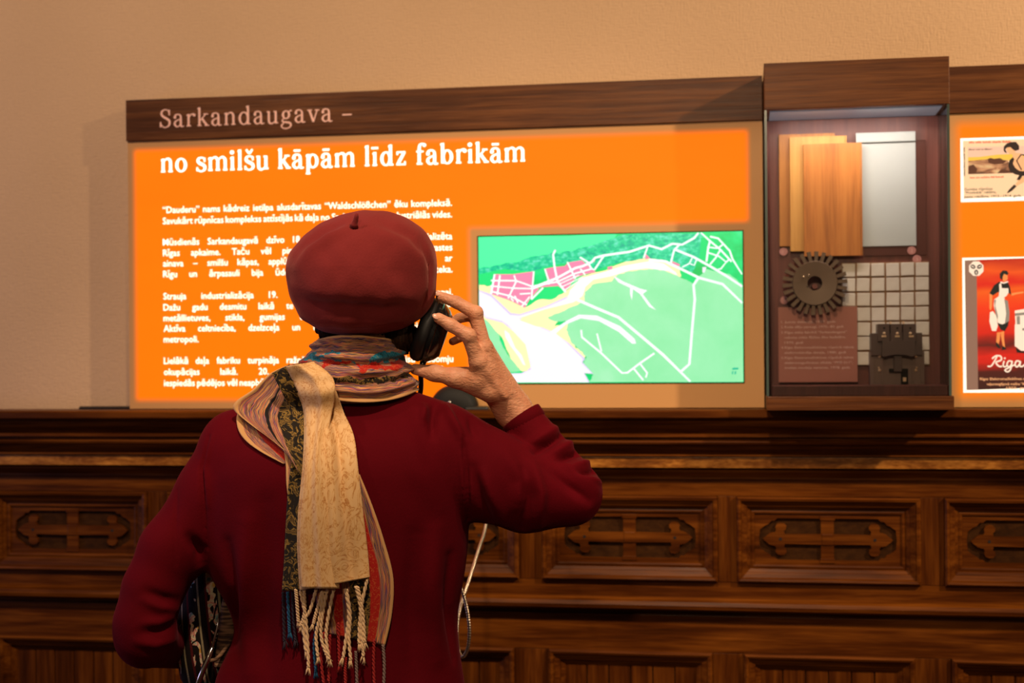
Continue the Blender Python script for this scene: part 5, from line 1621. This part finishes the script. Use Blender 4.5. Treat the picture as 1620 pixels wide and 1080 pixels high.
# ---- wrap round the neck
NU, NV = 120, 44
rows = [(0.0, 529, 538, 500, 624, 0.066), (0.22, 552, 554, 488, 635, 0.074), (0.48, 582, 578, 474, 645, 0.084), (0.75, 610, 602, 462, 655, 0.093), (1.0, 634, 622, 446, 664, 0.098)]
ra_ = np.array(rows)
wv = []; wuv = []
for j in range(NV):
    q = j / (NV - 1)
    pb, ps, xl, xr, hy = [np.interp(q, ra_[:, 0], ra_[:, k]) for k in range(1, 6)]
    a_, b_ = L(xl, ps, 2.41), L(xr, ps, 2.41); zb = L(0.5 * (xl + xr), pb, 2.33)[2]; zs_ = 0.5 * (a_[2] + b_[2])
    cx_, hx_ = 0.5 * (a_[0] + b_[0]), 0.5 * (b_[0] - a_[0])
    for i in range(NU):
        ph_ = 2 * math.pi * i / NU
        r = 1.0
        f_ = 0.0055 * math.sin(2 * math.pi * (3.6 * q + 0.22 * math.sin(1.0 * ph_ + 0.6)) + 0.5) + 0.0030 * math.sin(2 * math.pi * (6.3 * q - 0.35 * math.sin(ph_ * 2 + 1)) + 2)
        f_ += 0.0016 * math.sin(9 * ph_ + 11 * q)
        f_ *= min(1.0, 4 * q + 0.2) * min(1.0, 4 * (1 - q) + 0.25)
        s2 = math.sin(ph_) ** 2
        z_ = zb * (1 - s2) + zs_ * s2 + (0.0 if math.cos(ph_) > 0 else 0.02 * (-math.cos(ph_))) - 0.004 * math.sin(ph_ * 3) * q
        wv.append([cx_ + (hx_ + f_) * math.sin(ph_), 2.412 - (hy + f_) * math.cos(ph_), z_]); wuv.append([((i / NU) + 0.5) % 1.0 * 6, q])
wf = [(j * NU + i, j * NU + (i + 1) % NU, (j + 1) * NU + (i + 1) % NU, (j + 1) * NU + i) for j in range(NV - 1) for i in range(NU)]
o_in = len(wv)
wv = np.array(wv); ctr = np.array([wv[:, 0].mean(), 2.412, 0]); inn = wv.copy(); dirs_ = inn - ctr; dirs_[:, 2] = 0
inn -= dirs_ / np.linalg.norm(dirs_, axis=1, keepdims=True) * 0.004
wf2 = wf + [tuple(k + o_in for k in f[::-1]) for f in wf] + [((i + 1) % NU, i, i + o_in, (i + 1) % NU + o_in) for i in range(NU)] + \
    [((NV - 1) * NU + i, (NV - 1) * NU + (i + 1) % NU, (NV - 1) * NU + (i + 1) % NU + o_in, (NV - 1) * NU + i + o_in) for i in range(NU)]
scarf = to_obj('scarf', np.concatenate([wv, inn]), wf2, M_WRAP, uv=wuv + wuv)
tag(scarf, 'multicoloured paisley scarf wound round the neck with a cream end down the back')

# collision body for the hanging cloth: sweater plus wrap
sm = sweater.data
sv_ = [Vector(p.co) + Vector((PX, PYD, 0)) for p in sm.vertices]; sf_ = [tuple(p.vertices) for p in sm.polygons]
cv2 = sv_ + [Vector(p) for p in wv]; cf2 = sf_ + [tuple(k + len(sv_) for k in f) for f in wf]
bvh2 = BVHTree.FromPolygons(cv2, cf2)


def depth_at(px, py, fb):
    d = L(px, py, 1.0) - CAML; n_ = np.linalg.norm(d)
    h_ = bvh2.ray_cast(Vector(CAML), Vector(d / n_))
    return fb if h_[0] is None else h_[3] / n_


def sheet(name, left, right, mat, off, fold_fn=None, nr=44, nc=26, fb=2.34, th=0.0016, smooth_it=24, parent=None):
    """cloth hung between two edges, resting on what lies under it"""
    A, B_ = spline(left, nr), spline(right, nr)
    s_ = np.linspace(0, 1, nc)
    PXY = A[:, None, :] * (1 - s_[None, :, None]) + B_[:, None, :] * s_[None, :, None]
    D0 = np.array([[depth_at(PXY[i, j, 0], PXY[i, j, 1], fb) for j in range(nc)] for i in range(nr)])
    D = D0.copy()
    for _ in range(smooth_it):
        p = np.pad(D, 1, mode='edge')
        D = np.minimum((p[:-2, 1:-1] + p[2:, 1:-1] + p[1:-1, :-2] + p[1:-1, 2:] + 2 * p[1:-1, 1:-1]) / 6, D0)
    for _ in range(smooth_it // 3):
        p = np.pad(D, 1, mode='edge'); D = (p[:-2, 1:-1] + p[2:, 1:-1] + p[1:-1, :-2] + p[1:-1, 2:] + 2 * p[1:-1, 1:-1]) / 6
    D = D - off
    if fold_fn is not None:
        for i in range(nr):
            for j in range(nc): D[i, j] -= fold_fn(s_[j], i / (nr - 1))
    fr = np.array([[L(PXY[i, j, 0], PXY[i, j, 1], D[i, j]) for j in range(nc)] for i in range(nr)]).reshape(-1, 3)
    bk = fr + np.array([0, th, 0])
    n = nr * nc
    f = [(i * nc + j, i * nc + j + 1, (i + 1) * nc + j + 1, (i + 1) * nc + j) for i in range(nr - 1) for j in range(nc - 1)]
    f = [q[::-1] for q in f] + [tuple(k + n for k in q) for q in f]
    rim = [j for j in range(nc)] + [i * nc + nc - 1 for i in range(1, nr)] + [(nr - 1) * nc + j for j in range(nc - 2, -1, -1)] + [i * nc for i in range(nr - 2, 0, -1)]
    f += [(rim[k], rim[(k + 1) % len(rim)], rim[(k + 1) % len(rim)] + n, rim[k] + n) for k in range(len(rim))]
    uv = [[s_[j], i / (nr - 1)] for i in range(nr) for j in range(nc)]
    uv = [[a_ * 1.0, b_ * 2.2] for a_, b_ in uv]
    return to_obj(name, np.concatenate([fr, bk]), f, mat, parent or scarf, uv=uv + uv)


g_ = lambda x, c, w: math.exp(-((x - c) / w) ** 2)
# layers from the back outwards
sheet('inner_fold', [(376, 652), (374, 664), (378, 682), (391, 699), (415, 716), (447, 733)], [(420, 668), (436, 676), (448, 690), (458, 704), (466, 718), (468, 735)], M_LINING, 0.003, lambda s, q: 0.004 * g_(s, 0.05, 0.1), nr=30)
sheet('shoulder_drape', [(456, 577), (428, 590), (400, 616), (374, 634), (370, 648), (392, 668), (425, 692), (452, 712)], [(476, 574), (482, 600), (486, 630), (488, 660), (490, 690), (490, 720), (488, 745), (486, 770)], M_DRAPE, 0.012,
      lambda s, q: 0.012 * math.sin(math.pi * s) * (1 - 0.4 * q) + 0.0045 * math.sin(11 * q + 5 * s + 0.5) * math.sin(math.pi * min(1, s * 1.1)) + 0.005 * g_(s, 0.03, 0.05), fb=2.37)
sheet('trailing_edge', [(449, 712), (452, 735), (453, 765), (456, 790)], [(480, 712), (482, 735), (478, 765), (474, 790)], M_LINING, 0.006, None, nr=16, nc=10)
sheet('patterned_tail', [(505, 760), (500, 820), (496, 880), (498, 930), (503, 970), (512, 1000)], [(569, 750), (588, 797), (607, 853), (622, 913), (620, 970), (609, 1021)], M_TAIL2, 0.006,
      lambda s, q: 0.003 * math.sin(9 * s + 3 * q) + 0.004 * g_(s, 0.97, 0.06))
sheet('olive_border', [(430, 590), (448, 625), (461, 655), (464, 700), (459, 745), (455, 780), (451, 850), (449, 890), (446, 934)], [(458, 576), (476, 620), (486, 655), (488, 700), (486, 745), (482, 790), (480, 850), (480, 890), (482, 934)], M_OLIVE, 0.016,
      lambda s, q: 0.003 * math.sin(7 * q + 2 * s) + 0.006 * g_(q, 0.05, 0.2), nr=60, nc=14)


def cream_fold(s, q):
    c1_ = 0.62 + 0.10 * q                                    # long soft crease running down
    return 0.010 * math.sin(math.pi * s) + 0.0065 * g_(s, c1_ - 0.14, 0.11) - 0.0075 * g_(s, c1_ + 0.03, 0.07) + 0.0035 * g_(s, 0.18, 0.12) * min(1, q * 3) - 0.004 * g_(s, 0.36, 0.09) * min(1, 2.2 * q) + 0.0015 * math.sin(14 * q + 6 * s)


crm = sheet('cream_end', [(449, 580), (462, 606), (478, 642), (481, 680), (478, 740), (472, 803), (470, 850), (471, 890), (474, 934)], [(495, 572), (520, 590), (531, 616), (544, 652), (560, 690), (567, 745), (577, 830), (583, 885), (585, 913)], M_CREAMS, 0.020,
            cream_fold, nr=70, nc=34)
sheet('cream_fold', [(452, 579), (464, 605), (480, 640), (483, 680), (480, 740), (475, 803), (473, 850), (474, 890), (477, 930)], [(496, 572), (518, 588), (529, 604), (529, 632), (519, 690), (522, 745), (529, 820), (534, 880), (537, 931)], M_CREAMS, 0.029,
      lambda s, q: 0.011 * math.sin(math.pi * s) ** 0.7 * (1 - 0.5 * q) + 0.003 * g_(s, 0.55, 0.10) - 0.004 * g_(s, 0.35, 0.1) * q + 0.003 * g_(s, 0.97, 0.06) * (1 - q), nr=60, nc=22)


def strand(pts, mat, r=0.0021, off=0.020, seed=0, tuft=True):
    """twisted fringe cord: two plies wound round one another, frayed at the end"""
    P2_ = spline(pts, 40); base = np.array([L(x, y, depth_at(x, y, 2.33) - off) for x, y in P2_])
    for _ in range(6): base[1:-1] = (base[:-2] + 2 * base[1:-1] + base[2:]) / 4
    mb = MB()
    for ply in (0, math.pi):
        q = [base[i] + np.array([math.cos(i * 0.95 + ply + seed), 0.6 * math.sin(i * 0.95 + ply + seed), 0]) * r * 0.62 for i in range(40)]
        mb.tube(q, r * 0.78, 7)
    if tuft:
        r_ = random.Random(seed)
        e, d_ = base[-1], base[-1] - base[-3]; d_ /= np.linalg.norm(d_)
        for k in range(5):
            e2 = e + d_ * 0.012 + np.array([r_.uniform(-.006, .006), r_.uniform(-.002, .002), r_.uniform(-.003, .002)])
            mb.tube([e - d_ * 0.004, (e + e2) / 2 + np.array([r_.uniform(-.002, .002), 0, 0]), e2], [r * 0.6, r * 0.5, r * 0.25], 5)
    return to_obj('fringe_strand', np.array(mb.v), mb.f, mat, scarf)


cream_strands = [[(468, 932), (470, 955), (472, 983)], [(475, 934), (483, 973), (487, 1020), (488, 1056)], [(481, 933), (482, 967), (476, 990)], [(500, 932), (490, 967), (480, 985), (484, 1030)], [(510, 934), (500, 970), (496, 986)],
                 [(518, 932), (510, 973), (508, 1007), (517, 1036)], [(528, 932), (519, 977), (516, 1010), (521, 1043)], [(546, 931), (552, 967), (548, 1005), (543, 1040)], [(548, 931), (554, 973), (552, 1010), (555, 1044)],
                 [(563, 927), (570, 960), (572, 1003), (575, 1038)], [(581, 916), (573, 953), (569, 985), (568, 1018)], [(566, 928), (574, 970), (577, 1016)], [(512, 934), (506, 975), (500, 1005), (503, 1038)]]
for k, p in enumerate(cream_strands): strand(p, M_THREAD, 0.0023, 0.020, k)
for k, (p, m) in enumerate([([(448, 936), (449, 975), (450, 1014)], 0), ([(463, 936), (464, 975), (468, 1012)], 0), ([(535, 985), (536, 1020), (537, 1052)], 1), ([(592, 1012), (591, 1045), (592, 1082)], 1), ([(606, 1020), (608, 1050), (607, 1084)], 2),
                            ([(522, 1004), (521, 1040), (520, 1078)], 1), ([(547, 1040), (546, 1060), (547, 1086)], 1), ([(563, 1030), (564, 1055), (565, 1086)], 2), ([(512, 1000), (508, 1040), (512, 1080)], 1), ([(502, 985), (497, 1020), (500, 1060)], 3), ([(455, 936), (457, 980), (458, 1000)], 3)]):
    strand(p, M_TH[m], 0.0021, 0.010, 30 + k)

# ================================================================== listening earpiece in the hand
def person_to_world_obj(o):
    """re-home a mesh built in the person's frame as a thing of its own"""
    me = o.data; mw = np.array([(v.co.x, v.co.y, v.co.z) for v in me.vertices]) + np.array([PX, PYD, 0])
    w = loc_to_world(mw); me.vertices.foreach_set('co', w.astype(np.float32).ravel()); me.update(); o.parent = None
    return o


def world_thing(mb, name, mat, root, smooth=True, angle=None):
    w = loc_to_world(np.array(mb.v)); m2 = MB(); m2.v = [tuple(p) for p in w]; m2.f = mb.f; m2.mi = mb.mi
    o = m2.build(name, mat, None, smooth and angle is None, angle=angle)
    return at_origin(o, root)


EC = L(682, 524, 2.425)
EAX = np.array([0.944, 0.05, -0.325]); EAX /= np.linalg.norm(EAX)
ep = empty('listening_earpiece', tuple(loc_to_world(EC[None])[0]))
tag(ep, 'black round audio earpiece held against the right ear', 'earpiece')
M_PAD = plain('black_ear_pad', (0.006, 0.006, 0.007, 1), 0.55); M_SHELL = plain('black_shell', (0.008, 0.008, 0.009, 1), 0.16)
m_ = MB(); m_.lathe([(0.030, -0.022), (0.047, -0.0235), (0.0535, -0.020), (0.0565, -0.013), (0.0560, -0.005), (0.0525, -0.001), (0.045, 0.0)], EC, EAX, 48); world_thing(m_, 'ear_pad', M_PAD, ep)
m_ = MB(); m_.lathe([(0.052, -0.001), (0.0545, 0.001), (0.0545, 0.006), (0.052, 0.008)], EC, EAX, 48); world_thing(m_, 'rim_ring', M_SHELL, ep, angle=30)
m_ = MB(); m_.lathe([(0.052, 0.008), (0.0515, 0.010), (0.0440, 0.020), (0.0370, 0.0255), (0.034, 0.0265), (0.001, 0.0275)], EC, EAX, 48); world_thing(m_, 'shell', M_SHELL, ep, angle=35)
ez = np.cross(EAX, [0, 1, 0]); ez /= np.linalg.norm(ez)
if ez[2] > 0: ez = -ez
m_ = MB(); m_.tube([EC + ez * 0.050 + EAX * 0.004, EC + ez * 0.060 + EAX * 0.004, EC + ez * 0.066 + EAX * 0.003], [0.0060, 0.0052, 0.0045], 14); world_thing(m_, 'cable_boot', M_SHELL, ep)
m_ = MB(); m_.lathe([(0.0375, 0.0240), (0.0375, 0.0262), (0.0350, 0.0268)], EC, EAX, 40); world_thing(m_, 'trim_ring', plain('gunmetal', (0.10, 0.10, 0.11, 1), 0.2, 0.9), ep, angle=30)

# ---- its cord: black spiral lead, then bright metal hose
cs_ = EC + ez * 0.066 + EAX * 0.003
hc = np.array([hx, LBY - 0.03, hz - 0.03]) - np.array([CC[0], CC[1], 0]); hc = np.array([hc @ R0, hc @ FW, hc[2]])
kp = [cs_, L(666, 610, 2.47), L(664, 650, 2.54), L(676, 740, 2.64), L(700, 850, 2.68), L(716, 905, 2.69), L(733, 940, 2.69), L(742, 985, 2.68), L(741, 1020, 2.68), L(733, 1038, 2.69), L(726, 1030, 2.70), L(723, 1000, 2.72), L(728, 962, 2.74),
      L(742, 918, 2.78), L(757, 870, 2.84), L(768, 834, 2.90), L(772, 780, 2.96), L(760, 710, 3.0), L(735, 680, 3.03), hc]
cd_ = empty('flexible_cable', tuple(loc_to_world(cs_[None])[0])); tag(cd_, 'ribbed metal cable hanging from the earpiece in a loop beside the sweater', 'cable')
cp_ = spline(kp, 900)
seg_ = np.linalg.norm(np.diff(cp_, axis=0), axis=1); al = np.concatenate([[0], np.cumsum(seg_)])
na_ = int(al[-1] / 0.0012); tt_ = np.linspace(0, al[-1], na_)
cp_ = np.stack([np.interp(tt_, al, cp_[:, k]) for k in range(3)], 1)
M_HOSE = plain('metal_hose', (0.72, 0.62, 0.50, 1), 0.28, 0.95)
ib = int(0.16 / 0.0012)
m_ = MB(); m_.tube(cp_[:ib], [0.0040 + 0.0006 * (k % 4 < 2) for k in range(ib)], 10); world_thing(m_, 'spiral_lead', M_BLACK, cd_)
m_ = MB(); m_.tube(cp_[ib:], [0.0033 + 0.0006 * (k % 4 < 2) for k in range(na_ - ib)], 10); world_thing(m_, 'metal_hose', M_HOSE, cd_)

# ================================================================== handbag under the left arm
t = NT('embroidered_cloth')
v0 = t.coord('Object', rot=(0, 0.10, 0))
sp = t.add('ShaderNodeSeparateXYZ'); t.link(v0, sp.inputs[0])
col_ = t.math('FRACT', t.math('MULTIPLY', sp.outputs[0], 1 / 0.034))
n1 = t.noise(t.coord('Object', scale=(70, 20, 34), rot=(0, 0.1, 0)), 1, 2, 0.5, 0.8)
n2 = t.noise(t.coord('Object', scale=(500, 100, 500)), 1, 1)
hue = t.noise(t.coord('Object', scale=(60, 20, 60)), 1, 1)
ground = t.ramp(col_, [(0.0, srgb(30, 22, 22)), (0.30, srgb(96, 24, 30)), (0.42, srgb(26, 20, 20)), (0.80, srgb(34, 24, 24)), (0.9, srgb(170, 156, 124))], 'CONSTANT')
motif = t.ramp(hue, [(0.35, srgb(236, 180, 90)), (0.46, srgb(250, 236, 205)), (0.56, srgb(235, 130, 130)), (0.60, srgb(245, 228, 196)), (0.70, srgb(120, 170, 180))])
msk = t.math('MULTIPLY', t.math('GREATER_THAN', n1, 0.53), t.math('LESS_THAN', t.math('ABSOLUTE', t.math('SUBTRACT', col_, 0.62)), 0.22))
cb = t.mix(msk, ground, motif)
cb = t.mix(t.math('MULTIPLY', n2, 0.40), cb, srgb(24, 14, 14))
t.set(Base_Color=cb, Roughness=0.85); t.b.inputs['Specular IOR Level'].default_value = 0.2
t.bump(t.math('ADD', n2, msk), 0.5, 0.001)
M_BAG = t.m
t = NT('pleated_gusset'); wv_ = t.noise(t.coord('Object', scale=(30, 30, 260), rot=(0, 0.5, 0)), 1, 1)
t.set(Base_Color=t.ramp(wv_, [(0.4, srgb(64, 42, 34)), (0.6, srgb(150, 114, 86))]), Roughness=0.8); t.bump(wv_, 0.6, 0.002)
M_GUS = t.m
M_CHROME = plain('chrome', (0.75, 0.72, 0.70, 1), 0.18, 1.0)
bgc = L(322, 1090, 2.50)
bag = empty('handbag', tuple(loc_to_world(bgc[None])[0])); tag(bag, 'dark embroidered handbag with silver handle tucked under the left arm', 'handbag')


def bag_loft(name, sections, mat, n=36, p=3.0):
    """sections (py, x_left, x_right, depth_near, depth_far)"""
    v = []; f = []
    for py, xl, xr, dn, df in sections:
        a_, b_ = L(xl, py, dn), L(xr, py, dn)
        for k in range(n):
            th_ = 2 * math.pi * k / n; c_, s_ = math.cos(th_), math.sin(th_)
            ex = math.copysign(abs(c_) ** (2 / p), c_); ey = math.copysign(abs(s_) ** (2 / p), s_)
            v.append([0.5 * (a_[0] + b_[0]) + 0.5 * (b_[0] - a_[0]) * ex, 0.5 * (dn + df) + 0.5 * (df - dn) * ey, a_[2]])
    m = len(sections)
    for i in range(m - 1):
        for k in range(n): f.append((i * n + k, i * n + (k + 1) % n, (i + 1) * n + (k + 1) % n, (i + 1) * n + k))
    f.append(tuple(range(n))); f.append(tuple(range((m - 1) * n, m * n))[::-1])
    mb = MB(); mb.v = [tuple(q) for q in v]; mb.f = f; mb.mi = [0] * len(f)
    return world_thing(mb, name, mat, bag)


bag_loft('bag_body', [(862, 316, 338, 2.455, 2.56), (876, 302, 346, 2.445, 2.60), (910, 286, 358, 2.438, 2.63), (950, 270, 372, 2.434, 2.66), (1000, 262, 378, 2.432, 2.67), (1045, 264, 374, 2.434, 2.67), (1080, 272, 362, 2.442, 2.66), (1092, 284, 352, 2.46, 2.64)], M_BAG)
bag_loft('gusset', [(940, 352, 362, 2.428, 2.47), (960, 347, 370, 2.420, 2.47), (1000, 342, 376, 2.416, 2.47), (1030, 338, 372, 2.418, 2.47), (1055, 336, 362, 2.424, 2.47)], M_GUS)
m_ = MB(); m_.tube([L(348, 968, 2.418), L(343, 995, 2.412), L(336, 1022, 2.412), L(330, 1045, 2.418)], 0.0022, 8); world_thing(m_, 'zip', M_CHROME, bag)
m_ = MB(); m_.tube(spline([L(336, 1024, 2.412), L(330, 1038, 2.404), L(322, 1058, 2.402), L(314, 1080, 2.404), L(310, 1100, 2.412), L(316, 1112, 2.43)], 24), [0.0030 + 0.0018 * math.sin(math.pi * k / 23) for k in range(24)], 10); world_thing(m_, 'handle_bar', M_CHROME, bag)
m_ = MB(); m_.tube(spline([L(330, 1045, 2.41), L(345, 1040, 2.41), L(366, 1012, 2.415)], 14), 0.0035, 8); world_thing(m_, 'strap', M_GUS, bag)
